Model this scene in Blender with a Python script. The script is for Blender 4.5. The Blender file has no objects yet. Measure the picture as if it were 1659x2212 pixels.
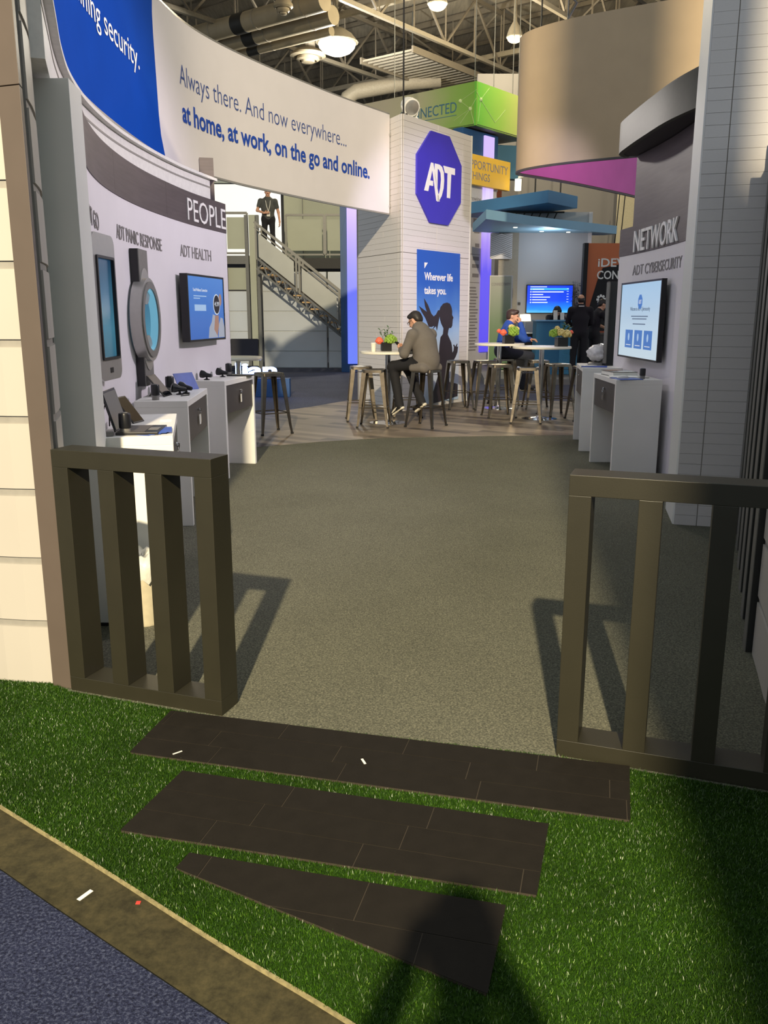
import bpy, bmesh, math, random
import numpy as np
from mathutils import Vector, Matrix

random.seed(7); RNG = np.random.default_rng(7)
SC = bpy.context.scene
COL = SC.collection
PI = math.pi
def R(d): return math.radians(d)
def lin(c):
    r = []
    for v in c[:3]:
        v = v/255.0
        r.append(v/12.92 if v <= .04045 else ((v+.055)/1.055)**2.4)
    return tuple(r)

# ---------------------------------------------------------------- camera
cam_d = bpy.data.cameras.new('camera')
cam_d.sensor_fit = 'VERTICAL'; cam_d.sensor_height = 24.0
cam_d.lens = 24.0*1850.0/2212.0
cam_d.clip_start = .05; cam_d.clip_end = 300
cam = bpy.data.objects.new('camera', cam_d); COL.objects.link(cam)
cam.location = (0, 0, 1.5); cam.rotation_euler = (R(90-13), 0, 0)
SC.camera = cam

# ---------------------------------------------------------------- world (even dim light of the big hall), exposure
w = bpy.data.worlds.new('hall_light'); SC.world = w; w.use_nodes = True
bg = w.node_tree.nodes['Background']
bg.inputs[0].default_value = (.86, .95, 1.0, 1); bg.inputs[1].default_value = .58
SC.view_settings.view_transform = 'Standard'; SC.view_settings.look = 'None'
SC.view_settings.exposure = 0.0; SC.view_settings.gamma = 1.0
SC.view_settings.use_curve_mapping = False

# ---------------------------------------------------------------- large lights
def add_light(name, kind, loc, power, color, target=None, size=.2, angle=None, blend=.3, parent=None):
    d = bpy.data.lights.new(name, kind); d.energy = power; d.color = color
    if kind == 'AREA': d.size = size
    else: d.shadow_soft_size = size
    if kind == 'SPOT': d.spot_size = R(angle or 60); d.spot_blend = blend
    o = bpy.data.objects.new(name, d); COL.objects.link(o); o.location = loc
    if target is not None:
        o.rotation_euler = (Vector(target)-Vector(loc)).to_track_quat('-Z', 'Y').to_euler()
    if parent is not None:
        o.parent = parent; o.location = Vector(loc)-parent.location
    return o
WARM = (1.0, .84, .57); PINK = (.98, .86, .97)
KEY_LOC = (-.95, -11.2, 9.75)
key = add_light('hall_key_light', 'SPOT', KEY_LOC, 29000, WARM, target=(0, 3, 0), size=.16, angle=75, blend=.4)

# ---------------------------------------------------------------- material helpers
def newmat(name):
    m = bpy.data.materials.new(name); m.use_nodes = True
    nt = m.node_tree; b = nt.nodes['Principled BSDF']
    return m, nt, b
def pm(name, col, rough=.55, metal=0, var=.06, scale=25, bump=0, bscale=None, spec=.5, stretch=None, trans=0, alpha=1, coat=0, detail=3):
    m, nt, b = newmat(name); N = nt.nodes; L = nt.links
    tc = N.new('ShaderNodeTexCoord'); src = tc.outputs['Object']
    if stretch:
        mp = N.new('ShaderNodeMapping'); mp.inputs['Scale'].default_value = stretch
        L.new(src, mp.inputs[0]); src = mp.outputs[0]
    no = N.new('ShaderNodeTexNoise'); no.inputs['Scale'].default_value = scale; no.inputs['Detail'].default_value = detail
    L.new(src, no.inputs['Vector'])
    rp = N.new('ShaderNodeValToRGB'); c = lin(col)
    rp.color_ramp.elements[0].position = .3; rp.color_ramp.elements[1].position = .7
    rp.color_ramp.elements[0].color = tuple(max(0, x*(1-var)) for x in c)+(1,)
    rp.color_ramp.elements[1].color = tuple(min(1, x*(1+var)) for x in c)+(1,)
    L.new(no.outputs[0], rp.inputs[0]); L.new(rp.outputs[0], b.inputs['Base Color'])
    b.inputs['Roughness'].default_value = rough; b.inputs['Metallic'].default_value = metal
    b.inputs['Specular IOR Level'].default_value = spec
    if coat: b.inputs['Coat Weight'].default_value = coat
    if trans: b.inputs['Transmission Weight'].default_value = trans
    if alpha < 1: b.inputs['Alpha'].default_value = alpha
    if bump:
        n2 = N.new('ShaderNodeTexNoise'); n2.inputs['Scale'].default_value = bscale or scale*2; n2.inputs['Detail'].default_value = 2
        L.new(src, n2.inputs['Vector'])
        bp = N.new('ShaderNodeBump'); bp.inputs['Strength'].default_value = bump; bp.inputs['Distance'].default_value = .01
        L.new(n2.outputs[0], bp.inputs['Height']); L.new(bp.outputs[0], b.inputs['Normal'])
    return m
def em(name, col, strength=1.0, var=.04, scale=8, base=(10, 10, 10)):
    m, nt, b = newmat(name); N = nt.nodes; L = nt.links
    tc = N.new('ShaderNodeTexCoord'); no = N.new('ShaderNodeTexNoise'); no.inputs['Scale'].default_value = scale
    L.new(tc.outputs['Object'], no.inputs['Vector'])
    rp = N.new('ShaderNodeValToRGB'); c = lin(col)
    rp.color_ramp.elements[0].color = tuple(x*(1-var) for x in c)+(1,)
    rp.color_ramp.elements[1].color = tuple(min(1, x*(1+var)) for x in c)+(1,)
    L.new(no.outputs[0], rp.inputs[0]); L.new(rp.outputs[0], b.inputs['Emission Color'])
    b.inputs['Emission Strength'].default_value = strength
    b.inputs['Base Color'].default_value = lin(base)+(1,); b.inputs['Roughness'].default_value = .3
    return m
def grad(name, stops, axis=2, z0=0, z1=1, rough=.5, emit=0):
    """printed gradient along one object axis (a print, not shading)"""
    m, nt, b = newmat(name); N = nt.nodes; L = nt.links
    tc = N.new('ShaderNodeTexCoord'); sp = N.new('ShaderNodeSeparateXYZ'); L.new(tc.outputs['Object'], sp.inputs[0])
    mr = N.new('ShaderNodeMapRange'); mr.inputs[1].default_value = z0; mr.inputs[2].default_value = z1
    L.new(sp.outputs[axis], mr.inputs[0])
    no = N.new('ShaderNodeTexNoise'); no.inputs['Scale'].default_value = 3
    ad = N.new('ShaderNodeMath'); ad.operation = 'MULTIPLY_ADD'; ad.inputs[1].default_value = .12
    L.new(no.outputs[0], ad.inputs[0]); L.new(mr.outputs[0], ad.inputs[2])
    rp = N.new('ShaderNodeValToRGB'); els = rp.color_ramp.elements
    while len(els) < len(stops): els.new(.5)
    for e, (p, c) in zip(els, stops): e.position = p; e.color = lin(c)+(1,)
    L.new(ad.outputs[0], rp.inputs[0])
    if emit:
        L.new(rp.outputs[0], b.inputs['Emission Color']); b.inputs['Emission Strength'].default_value = emit
        b.inputs['Base Color'].default_value = (.01, .01, .01, 1)
    else: L.new(rp.outputs[0], b.inputs['Base Color'])
    b.inputs['Roughness'].default_value = rough
    return m
def speckle(name, cols, scale, rough=.95, bump=.5, big=None, bigamt=.25, bd=.004):
    """carpet: fine coloured speckle plus soft large wear"""
    m, nt, b = newmat(name); N = nt.nodes; L = nt.links
    tc = N.new('ShaderNodeTexCoord')
    no = N.new('ShaderNodeTexNoise'); no.inputs['Scale'].default_value = scale; no.inputs['Detail'].default_value = 4; no.inputs['Roughness'].default_value = .75
    L.new(tc.outputs['Object'], no.inputs['Vector'])
    rp = N.new('ShaderNodeValToRGB'); els = rp.color_ramp.elements
    while len(els) < len(cols): els.new(.5)
    for i, c in enumerate(cols):
        els[i].position = .33+.34*i/(len(cols)-1); els[i].color = lin(c)+(1,)
    L.new(no.outputs[0], rp.inputs[0]); out = rp.outputs[0]
    if big:
        n2 = N.new('ShaderNodeTexNoise'); n2.inputs['Scale'].default_value = big; n2.inputs['Detail'].default_value = 5
        L.new(tc.outputs['Object'], n2.inputs['Vector'])
        mr = N.new('ShaderNodeMapRange'); mr.inputs[1].default_value = .3; mr.inputs[2].default_value = .7
        mr.inputs[3].default_value = 1-bigamt; mr.inputs[4].default_value = 1+bigamt
        L.new(n2.outputs[0], mr.inputs[0])
        mx = N.new('ShaderNodeVectorMath'); mx.operation = 'SCALE'; L.new(out, mx.inputs[0]); L.new(mr.outputs[0], mx.inputs['Scale'])
        out = mx.outputs[0]
    L.new(out, b.inputs['Base Color']); b.inputs['Roughness'].default_value = rough; b.inputs['Specular IOR Level'].default_value = .15
    if bump:
        bp = N.new('ShaderNodeBump'); bp.inputs['Strength'].default_value = bump; bp.inputs['Distance'].default_value = bd
        L.new(no.outputs[0], bp.inputs['Height']); L.new(bp.outputs[0], b.inputs['Normal'])
    return m

M = {}
M['white'] = pm('white_paint', (226, 224, 218), .5)
M['liner'] = pm('wall_liner', (222, 218, 222), .6, var=.02, scale=3)
M['tile'] = pm('white_tile_panel', (176, 171, 162), .45, var=.02, scale=2)
M['groove'] = pm('groove_grey', (142, 139, 132), .6)
M['fin'] = pm('grey_panel', (214, 216, 210), .5, var=.02, scale=2)
M['taupe'] = pm('taupe_post', (90, 80, 72), .45, var=.04, scale=6)
M['gate'] = pm('bronze_gate_paint', (41, 39, 28), .42, var=.06, scale=8, bump=.03, bscale=300)
M['band'] = pm('printed_grey_wood', (80, 71, 74), .55, var=.16, scale=3, stretch=(1, 1, 14), detail=6)
M['letter'] = pm('grey_letter_metal', (128, 123, 122), .5)
M['white_letter'] = pm('white_letter', (240, 238, 235), .4, var=.01)
M['blue_ink'] = pm('blue_ink', (46, 80, 174), .8, var=.03, spec=.05)
M['thin_ink'] = pm('slate_blue_ink', (74, 92, 150), .8, var=.03, spec=.05)
M['banner'] = pm('white_banner_fabric', (226, 220, 220), .9, var=.015, scale=4, spec=.05)
M['banner_blue'] = pm('blue_banner_fabric', (16, 74, 172), .9, var=.05, scale=2, spec=.05)
M['ring_out'] = pm('taupe_ring_fabric', (182, 160, 130), .85, var=.03, scale=3)
M['ring_in'] = pm('pink_lit_ring_fabric', (206, 112, 178), .8, var=.06, scale=2)  # pink light on the ring's inner side put into its colour
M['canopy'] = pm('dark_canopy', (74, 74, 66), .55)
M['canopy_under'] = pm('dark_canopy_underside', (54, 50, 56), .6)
M['counter'] = pm('counter_laminate', (224, 223, 217), .42, var=.02, scale=4)
M['drawer'] = pm('drawer_front', (72, 68, 66), .45)
M['chrome'] = pm('chrome', (215, 215, 218), .12, metal=1, var=.02)
M['silver'] = pm('silver_plastic', (178, 176, 172), .3, metal=.6, var=.03)
M['grey_plastic'] = pm('grey_plastic', (120, 118, 114), .4, metal=.2)
M['black'] = pm('black_plastic', (22, 22, 25), .35, var=.1)
M['black_soft'] = pm('black_matte', (28, 27, 30), .8, var=.1)
M['slat'] = pm('dark_slat', (38, 38, 36), .6, var=.1)
M['slat_edge'] = pm('slat_edge_trim', (105, 104, 98), .5)
M['plank'] = pm('white_wood_plank', (208, 204, 202), .55, var=.04, scale=3, stretch=(3, 3, 40), detail=6)
M['plank_gap'] = pm('plank_joint', (158, 152, 144), .8)
M['logo'] = pm('violet_blue_logo', (62, 52, 182), .5, var=.04, scale=2)
M['gun'] = pm('gunmetal', (122, 113, 100), .26, metal=1, var=.14, scale=14, detail=5)
M['rubber'] = pm('rubber', (26, 26, 26), .8)
M['table'] = pm('table_white', (236, 230, 212), .3, var=.02)
M['vase'] = pm('black_vase', (20, 20, 22), .3)
M['coral'] = pm('coral_petal', (238, 108, 78), .6, var=.15, scale=40)
M['lime'] = pm('lime_petal', (134, 168, 62), .7, var=.25, scale=60)
M['cream_petal'] = pm('cream_petal', (226, 206, 132), .6, var=.15, scale=50)
M['leaf'] = pm('leaf_green', (66, 98, 54), .5, var=.25, scale=40)
M['paper'] = pm('paper_white', (228, 226, 216), .7, var=.03)
M['brochure'] = pm('brochure_blue', (52, 84, 165), .45, var=.15, scale=9)
M['steel'] = pm('painted_steel', (100, 102, 100), .5, var=.06)
M['rail'] = pm('rail_grey', (108, 108, 104), .45, metal=.3)
M['grey_panel'] = pm('stair_grey_panel', (204, 212, 220), .5, var=.03, scale=2)
M['frost'] = pm('frosted_grey_panel', (168, 170, 162), .3, var=.06, scale=2)
M['pale_line'] = pm('pale_joint', (196, 200, 200), .5)
M['pale_green'] = pm('pale_greenish_panel', (176, 180, 160), .6, var=.03, scale=2)
M['totem_blue'] = pm('totem_blue', (34, 78, 128), .5, var=.15, scale=1.5)
M['totem_white'] = pm('totem_white', (208, 204, 206), .5, var=.03)
M['yellow'] = pm('yellow_sign', (238, 190, 66), .5, var=.06, scale=1.5)
M['orange'] = pm('orange_sign', (214, 108, 62), .5, var=.1, scale=1.5)
M['sign_grey'] = pm('sign_print_grey', (140, 134, 136), .6)
M['teal'] = pm('teal_sign', (66, 112, 138), .6, var=.12, scale=1)
M['can_blue'] = pm('canopy_blue', (76, 128, 172), .5, var=.08, scale=1)
M['can_pale'] = pm('canopy_pale_blue', (146, 192, 222), .5, var=.06, scale=1)
M['wall_far'] = pm('far_wall_grey', (172, 173, 178), .8, var=.04, scale=.6)
M['hall_wall'] = pm('hall_wall', (116, 114, 112), .9, var=.06, scale=.3)
M['ceil'] = pm('roof_deck', (190, 180, 160), .9, var=.15, scale=1.2, stretch=(12, 1, 1))
M['truss'] = pm('truss_steel', (124, 116, 102), .6, var=.1)
M['truss_lt'] = pm('truss_light_steel', (152, 144, 128), .6, var=.1)
M['duct'] = pm('duct_wrap', (160, 148, 124), .6, var=.07, scale=3)
M['desk_blue'] = pm('desk_blue', (52, 122, 162), .5, var=.05, scale=2)
M['screen_black'] = pm('screen_glass', (14, 16, 20), .12, var=.1)

# ---------------------------------------------------------------- mesh helpers
class MB:
    def __init__(s): s.v = []; s.f = []
    def add(s, vs, fs):
        o = len(s.v); s.v += [tuple(map(float, v)) for v in vs]; s.f += [tuple(i+o for i in f) for f in fs]; return s
    def box(s, c, size, rz=0, rot=None):
        hx, hy, hz = size[0]/2, size[1]/2, size[2]/2
        m = rot.to_3x3() if rot is not None else Matrix.Rotation(rz, 3, 'Z')
        vs = [m @ Vector((x*hx, y*hy, z*hz))+Vector(c) for x in (-1, 1) for y in (-1, 1) for z in (-1, 1)]
        return s.add(vs, [(0, 1, 3, 2), (4, 6, 7, 5), (0, 4, 5, 1), (2, 3, 7, 6), (0, 2, 6, 4), (1, 5, 7, 3)])
    def prism(s, poly, z0, z1):
        n = len(poly); vs = [(p[0], p[1], z0) for p in poly]+[(p[0], p[1], z1) for p in poly]
        fs = [tuple(range(n-1, -1, -1)), tuple(range(n, 2*n))]+[(i, (i+1) % n, n+(i+1) % n, n+i) for i in range(n)]
        return s.add(vs, fs)
    def bar(s, p, q, wd, ht=None, up=(0, 0, 1)):
        p = Vector(p); q = Vector(q); d = (q-p); L = d.length; d.normalize(); ht = ht or wd
        u = Vector(up); sd = d.cross(u)
        if sd.length < 1e-4: sd = d.cross(Vector((1, 0, 0)))
        sd.normalize(); u = sd.cross(d)
        vs = [a+sd*x*wd/2+u*y*ht/2 for a in (p, q) for x, y in ((-1, -1), (1, -1), (1, 1), (-1, 1))]
        return s.add(vs, [(0, 1, 2, 3), (7, 6, 5, 4), (0, 4, 5, 1), (1, 5, 6, 2), (2, 6, 7, 3), (3, 7, 4, 0)])
    def tube(s, pts, r, n=8):
        pts = [Vector(p) for p in pts]; k = len(pts); rs = r if isinstance(r, (list, tuple)) else [r]*k
        vs = []; prev = None
        for i, p in enumerate(pts):
            d = (pts[min(i+1, k-1)]-pts[max(i-1, 0)]).normalized()
            a = prev if prev is not None else (Vector((0, 0, 1)) if abs(d.z) < .9 else Vector((1, 0, 0)))
            a = (a-d*a.dot(d)).normalized(); prev = a; b = d.cross(a)
            vs += [p+a*math.cos(2*PI*j/n)*rs[i]+b*math.sin(2*PI*j/n)*rs[i] for j in range(n)]
        fs = [(i*n+j, i*n+(j+1) % n, (i+1)*n+(j+1) % n, (i+1)*n+j) for i in range(k-1) for j in range(n)]
        fs += [tuple(range(n-1, -1, -1)), tuple(range((k-1)*n, k*n))]
        return s.add(vs, fs)
    def lathe(s, prof, c=(0, 0, 0), n=24, rot=None):
        vs = []; m = rot.to_3x3() if rot is not None else None
        for r, z in prof:
            for j in range(n):
                p = Vector((r*math.cos(2*PI*j/n), r*math.sin(2*PI*j/n), z))
                if m is not None: p = m @ p
                vs.append(p+Vector(c))
        k = len(prof)
        fs = [(i*n+j, i*n+(j+1) % n, (i+1)*n+(j+1) % n, (i+1)*n+j) for i in range(k-1) for j in range(n)]
        fs += [tuple(range(n-1, -1, -1)), tuple(range((k-1)*n, k*n))]
        return s.add(vs, fs)
    def ball(s, c, r, n=10, k=6, rot=None):
        rr = r if isinstance(r, (tuple, list)) else (r, r, r); vs = []
        for i in range(1, k):
            t = PI*i/k
            for j in range(n):
                a = 2*PI*j/n; p = Vector((rr[0]*math.sin(t)*math.cos(a), rr[1]*math.sin(t)*math.sin(a), rr[2]*math.cos(t)))
                vs.append((rot.to_3x3() @ p if rot is not None else p)+Vector(c))
        tp = Vector((0, 0, rr[2])); bt = -tp
        if rot is not None: tp = rot.to_3x3() @ tp; bt = -tp
        vs += [tp+Vector(c), bt+Vector(c)]; T = len(vs)-2
        fs = [(i*n+j, i*n+(j+1) % n, (i+1)*n+(j+1) % n, (i+1)*n+j) for i in range(k-2) for j in range(n)]
        fs += [(T, (j+1) % n, j) for j in range(n)]+[(T+1, (k-2)*n+j, (k-2)*n+(j+1) % n) for j in range(n)]
        return s.add(vs, fs)
    def build(s, name, mat, parent=None, smooth=False, bevel=0, local=False, solid=True):
        vs = np.array(s.v, dtype=np.float64).reshape(-1, 3)
        if parent is not None:
            loc = Vector((0, 0, 0))
            if not local:
                p = parent
                while p is not None: loc += p.location; p = p.parent
            off = np.array(loc)
        elif local: off = np.zeros(3)
        else: off = np.array(((vs[:, 0].min()+vs[:, 0].max())/2, (vs[:, 1].min()+vs[:, 1].max())/2, vs[:, 2].min()))
        me = bpy.data.meshes.new(name); me.from_pydata([tuple(v) for v in vs-off], [], s.f)
        if solid:
            b = bmesh.new(); b.from_mesh(me); bmesh.ops.recalc_face_normals(b, faces=b.faces); b.to_mesh(me); b.free()
        if smooth:
            me.polygons.foreach_set('use_smooth', [True]*len(me.polygons))
            if smooth != 'all': me.set_sharp_from_angle(angle=R(40))
        o = bpy.data.objects.new(name, me); COL.objects.link(o)
        me.materials.append(M[mat] if isinstance(mat, str) else mat)
        if parent is not None: o.parent = parent
        elif not local: o.location = off
        if bevel:
            md = o.modifiers.new('bevel', 'BEVEL'); md.width = bevel; md.segments = 2; md.limit_method = 'ANGLE'
        return o
def tag(o, label=None, cat=None, group=None, kind=None):
    if label: o['label'] = label
    if cat: o['category'] = cat
    if group: o['group'] = group
    if kind: o['kind'] = kind
    return o
def empty(name, loc=(0, 0, 0), rz=0):
    o = bpy.data.objects.new(name, None); COL.objects.link(o); o.location = loc; o.rotation_euler.z = rz
    o.empty_display_size = .1; return o
def thing(name, label, cat, loc=(0, 0, 0), rz=0, group=None):
    return tag(empty(name, loc, rz), label, cat, group)
def copy_tree(o, parent=None):
    c = o.copy(); COL.objects.link(c); c.parent = parent
    for ch in list(o.children): copy_tree(ch, c)
    return c
def one(name, label, cat, mat, fn, group=None, **kw):
    mb = MB(); fn(mb); return tag(mb.build(name, mat, **kw), label, cat, group)

class Curve:
    """smooth plan curve, arc-length parameter; normal n points to the right of travel"""
    def __init__(s, pts, n=14):
        P = np.array(pts, float); Q = np.vstack([2*P[0]-P[1], P, 2*P[-1]-P[-2]]); o = []
        for i in range(len(P)-1):
            a, b, c, d = Q[i:i+4]
            for k in range(n):
                t = k/n; o.append(.5*((2*b)+(-a+c)*t+(2*a-5*b+4*c-d)*t*t+(-a+3*b-3*c+d)*t**3))
        o.append(P[-1]); s.p = np.array(o)
        s.s = np.concatenate([[0], np.cumsum(np.linalg.norm(np.diff(s.p, axis=0), axis=1))]); s.L = s.s[-1]
        T = np.gradient(s.p, axis=0); s.t = T/np.linalg.norm(T, axis=1)[:, None]
    def tan(s, u):
        t = np.array([np.interp(u, s.s, s.t[:, 0]), np.interp(u, s.s, s.t[:, 1])]); return t/np.linalg.norm(t)
    def at(s, u, off=0):
        p = np.array([np.interp(u, s.s, s.p[:, 0]), np.interp(u, s.s, s.p[:, 1])]); e = 0
        if u < 0: e = u
        if u > s.L: e = u-s.L
        t = s.tan(u); n = np.array([t[1], -t[0]]); return p+t*e+n*off
    def sheet(s, mb, s0, s1, z0, z1, o0, o1, step=.12, zt=None):
        """solid strip from s0..s1, z0..z1, offset o0 (back) .. o1 (front); zt = top z as function of s"""
        n = max(1, int(math.ceil(abs(s1-s0)/step))); vs = []; fs = []
        for i in range(n+1):
            u = s0+(s1-s0)*i/n; a = s.at(u, o0); b = s.at(u, o1); zz = zt(u) if zt else z1
            vs += [(a[0], a[1], z0), (b[0], b[1], z0), (b[0], b[1], zz), (a[0], a[1], zz)]
        for i in range(n):
            k = i*4
            for j in range(4): fs.append((k+j, k+(j+1) % 4, k+4+(j+1) % 4, k+4+j))
        fs += [(3, 2, 1, 0), (n*4, n*4+1, n*4+2, n*4+3)]
        return mb.add(vs, fs)
    def mapper(s, u0, off, z0, flip=False):
        def f(u, v, w):
            p = s.at(u0-u if flip else u0+u, off+w); return (p[0], p[1], z0+v)
        return f
def plane_map(p, d, z0, n=None, off=0):
    """u along horizontal direction d from p, v up, w outwards"""
    d = Vector((d[0], d[1], 0)).normalized(); n = Vector((d.y, -d.x, 0)) if n is None else Vector(n)
    p = Vector((p[0], p[1], 0))
    def f(u, v, w_): q = p+d*u+n*(off+w_); return (q.x, q.y, z0+v)
    return f
def text(body, mat, parent, mp, cap, width=None, depth=.004, weight=0., name='lettering', right=False, center=False, split=False):
    cu = bpy.data.curves.new('tmp', 'FONT'); cu.body = body; cu.resolution_u = 3; cu.extrude = .5; cu.offset = weight
    o = bpy.data.objects.new('tmp', cu); COL.objects.link(o)
    dg = bpy.context.evaluated_depsgraph_get(); me = o.evaluated_get(dg).to_mesh()
    vs = np.array([v.co[:] for v in me.vertices]); fs = [tuple(p.vertices) for p in me.polygons]
    o.evaluated_get(dg).to_mesh_clear(); bpy.data.objects.remove(o); bpy.data.curves.remove(cu)
    x0, x1 = vs[:, 0].min(), vs[:, 0].max(); sy = cap/.69; sx = (width/(x1-x0)) if width else sy
    tot = (x1-x0)*sx; sh = -tot if right else (-tot/2 if center else 0)
    pts = [mp((v[0]-x0)*sx+sh, v[1]*sy, (v[2]+.5)*depth) for v in vs]
    if not split: return MB().add(pts, fs).build(name, mat, parent)
    # one part per letter: faces grouped by overlapping extent along the line
    iv = sorted(((min(vs[i][0] for i in f), max(vs[i][0] for i in f), k) for k, f in enumerate(fs))); groups = []; end = -9
    for a, b, k in iv:
        if a > end-1e-4: groups.append([])
        groups[-1].append(k); end = max(end, b)
    for g in groups:
        used = sorted({i for k in g for i in fs[k]}); ix = {i: j for j, i in enumerate(used)}
        MB().add([pts[i] for i in used], [tuple(ix[i] for i in fs[k]) for k in g]).build('letter', mat, parent)
def flat(poly, mat, parent, mp, depth=.002, name='print'):
    """printed polygon lying on a mapped surface, with a little thickness"""
    n = len(poly); mb = MB()
    mb.add([mp(p[0], p[1], 0) for p in poly]+[mp(p[0], p[1], depth) for p in poly],
           [tuple(range(n-1, -1, -1)), tuple(range(n, 2*n))]+[(i, (i+1) % n, n+(i+1) % n, n+i) for i in range(n)])
    return mb.build(name, mat, parent)
def rect(mp, u0, u1, v0, v1, mat, parent, depth=.002, name='print'):
    return flat([(u0, v0), (u1, v0), (u1, v1), (u0, v1)], mat, parent, mp, depth, name)
_unit = None
def unit_mesh(mat):
    me = bpy.data.meshes.new('plank'); mb = MB().box((0, 0, 0), (1, 1, 1)); me.from_pydata(mb.v, [], mb.f)
    b = bmesh.new(); b.from_mesh(me); bmesh.ops.recalc_face_normals(b, faces=b.faces); b.to_mesh(me); b.free()
    me.materials.append(M[mat]); return me
def planks(name, parent, p, q, z0, z1, h, thick, mat, n_out, gap=.004, segs=(.7, 1.6), me=None):
    """rows of boards on a vertical face from p to q; every board its own part sharing one unit mesh"""
    me = me or unit_mesh(mat); p = Vector((p[0], p[1], 0)); q = Vector((q[0], q[1], 0)); d = q-p; L = d.length; d.normalize()
    ang = math.atan2(d.y, d.x); no = Vector((n_out[0], n_out[1], 0)).normalized(); base = Vector((0, 0, 0)); pp = parent
    while pp is not None: base += pp.location; pp = pp.parent
    rows = max(1, round((z1-z0)/h)); rh = (z1-z0)/rows
    for r in range(rows):
        x = 0
        while x < L-1e-3:
            w = random.uniform(*segs)
            if L-(x+w) < segs[0]*.4: w = L-x
            o = bpy.data.objects.new(name, me); COL.objects.link(o); o.parent = parent
            c = p+d*(x+w/2)+no*(thick/2*random.uniform(.8, 1.1)); c.z = z0+(r+.5)*rh
            o.location = c-base; o.rotation_euler.z = ang; o.scale = (w-gap, thick, rh-gap*random.uniform(.5, 1.2))
            x += w
    return me
# ================================================================ FLOORS
M['concrete'] = speckle('worn_concrete', [(44, 41, 28), (57, 53, 36), (68, 62, 42)], 26, rough=.75, bump=.1, big=2.2, bigamt=.22)
M['carpet_grey'] = speckle('grey_booth_carpet', [(60, 61, 54), (90, 90, 77), (128, 126, 107)], 130, big=1.6, bigamt=.07, bump=.6)
M['carpet_blue'] = speckle('blue_aisle_carpet', [(17, 19, 33), (40, 45, 70), (82, 88, 110)], 120, big=3, bigamt=.1, bump=.9, bd=.008)
M['carpet_navy'] = speckle('navy_hall_carpet', [(60, 63, 80), (79, 83, 101), (98, 102, 118)], 60, big=.9, bigamt=.08, bump=.2)
M['turf_base'] = speckle('turf_backing', [(18, 36, 4), (30, 54, 8), (44, 70, 14)], 160, big=2.5, bigamt=.2, bump=.5)
M['turf_edge'] = pm('cut_turf_edge', (134, 124, 88), .9, var=.25, scale=60)
M['vinyl'] = pm('dark_vinyl_tile', (30, 27, 23), .75, spec=.12, var=.1, scale=18, bump=.06, bscale=120, detail=6)
M['seam'] = pm('vinyl_seam', (52, 45, 35), .8)

floor = one('floor', 'bare worn concrete hall floor', 'floor', 'concrete', lambda b: b.prism([(-30, -30), (30, -30), (30, 62), (-30, 62)], -.14, -.006))
floor['kind'] = 'structure'; del floor['category']
def slab_floor(name, poly, z0, z1, mat, label, cat):
    mb = MB().prism(poly, z0, z1); return tag(mb.build(name, mat), label, cat)
slab_floor('aisle_carpet', [(-9, 6.2), (-3.4, 3.75), (-1.75, 2.58), (-1.063, 2.087), (-.884, 1.953), (-.58, 1.732), (-.341, 1.56), (.3, 1.06), (1.2, .2), (2.5, -1.6), (2.5, -9), (-9, -9)], -.006, .002,
           'carpet_blue', 'blue speckled aisle carpet along the concrete strip', 'carpet')
slab_floor('booth_carpet', [(-2.6, 3.62), (-1.28, 3.18), (-.82, 3.0), (.62, 2.68), (1.29, 2.43), (3.2, 1.8), (4.5, 3), (4.5, 10.95), (2.48, 10.85), (1.2, 10.75), (0, 10.6), (-.8, 10.25), (-1.45, 9.85), (-2.6, 9.2)], -.006, 0,
           'carpet_grey', 'grey speckled carpet covering the booth walkway', 'carpet')
# wood-look floor: planks too fine to pick apart at this distance -> brick pattern material
def wood_mat():
    m, nt, b = newmat('wood_plank_vinyl'); N = nt.nodes; L = nt.links
    tc = N.new('ShaderNodeTexCoord'); mp = N.new('ShaderNodeMapping'); mp.inputs['Rotation'].default_value = (0, 0, R(35))
    L.new(tc.outputs['Object'], mp.inputs[0])
    bt = N.new('ShaderNodeTexBrick'); bt.inputs['Scale'].default_value = 1; bt.inputs['Brick Width'].default_value = .9; bt.inputs['Row Height'].default_value = .16
    bt.inputs['Mortar Size'].default_value = .002; bt.inputs['Color1'].default_value = lin((62, 53, 43))+(1,); bt.inputs['Color2'].default_value = lin((134, 120, 101))+(1,)
    bt.inputs['Mortar'].default_value = lin((70, 62, 52))+(1,); bt.offset = .37
    L.new(mp.outputs[0], bt.inputs['Vector'])
    no = N.new('ShaderNodeTexNoise'); no.inputs['Scale'].default_value = 3; no.inputs['Detail'].default_value = 5
    m2 = N.new('ShaderNodeMapping'); m2.inputs['Rotation'].default_value = (0, 0, R(35)); m2.inputs['Scale'].default_value = (.6, 6, 1)
    L.new(tc.outputs['Object'], m2.inputs[0]); L.new(m2.outputs[0], no.inputs['Vector'])
    mr = N.new('ShaderNodeMapRange'); mr.inputs[3].default_value = .7; mr.inputs[4].default_value = 1.25; L.new(no.outputs[0], mr.inputs[0])
    mx = N.new('ShaderNodeVectorMath'); mx.operation = 'SCALE'; L.new(bt.outputs[0], mx.inputs[0]); L.new(mr.outputs[0], mx.inputs['Scale'])
    L.new(mx.outputs[0], b.inputs['Base Color']); b.inputs['Roughness'].default_value = .5
    return m
M['wood'] = wood_mat()
slab_floor('wood_floor', [(-2.6, 9.2), (-1.45, 9.85), (-.8, 10.25), (0, 10.6), (1.2, 10.75), (2.48, 10.85), (4.5, 10.95), (4.5, 15.0), (2.5, 15.35), (-.4, 15.55), (-.68, 15.3), (-1.2, 14.3), (-1.75, 13.5), (-2.6, 12.7)], -.006, .001,
           'wood', 'wood plank floor under the bar tables', 'floor')
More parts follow.
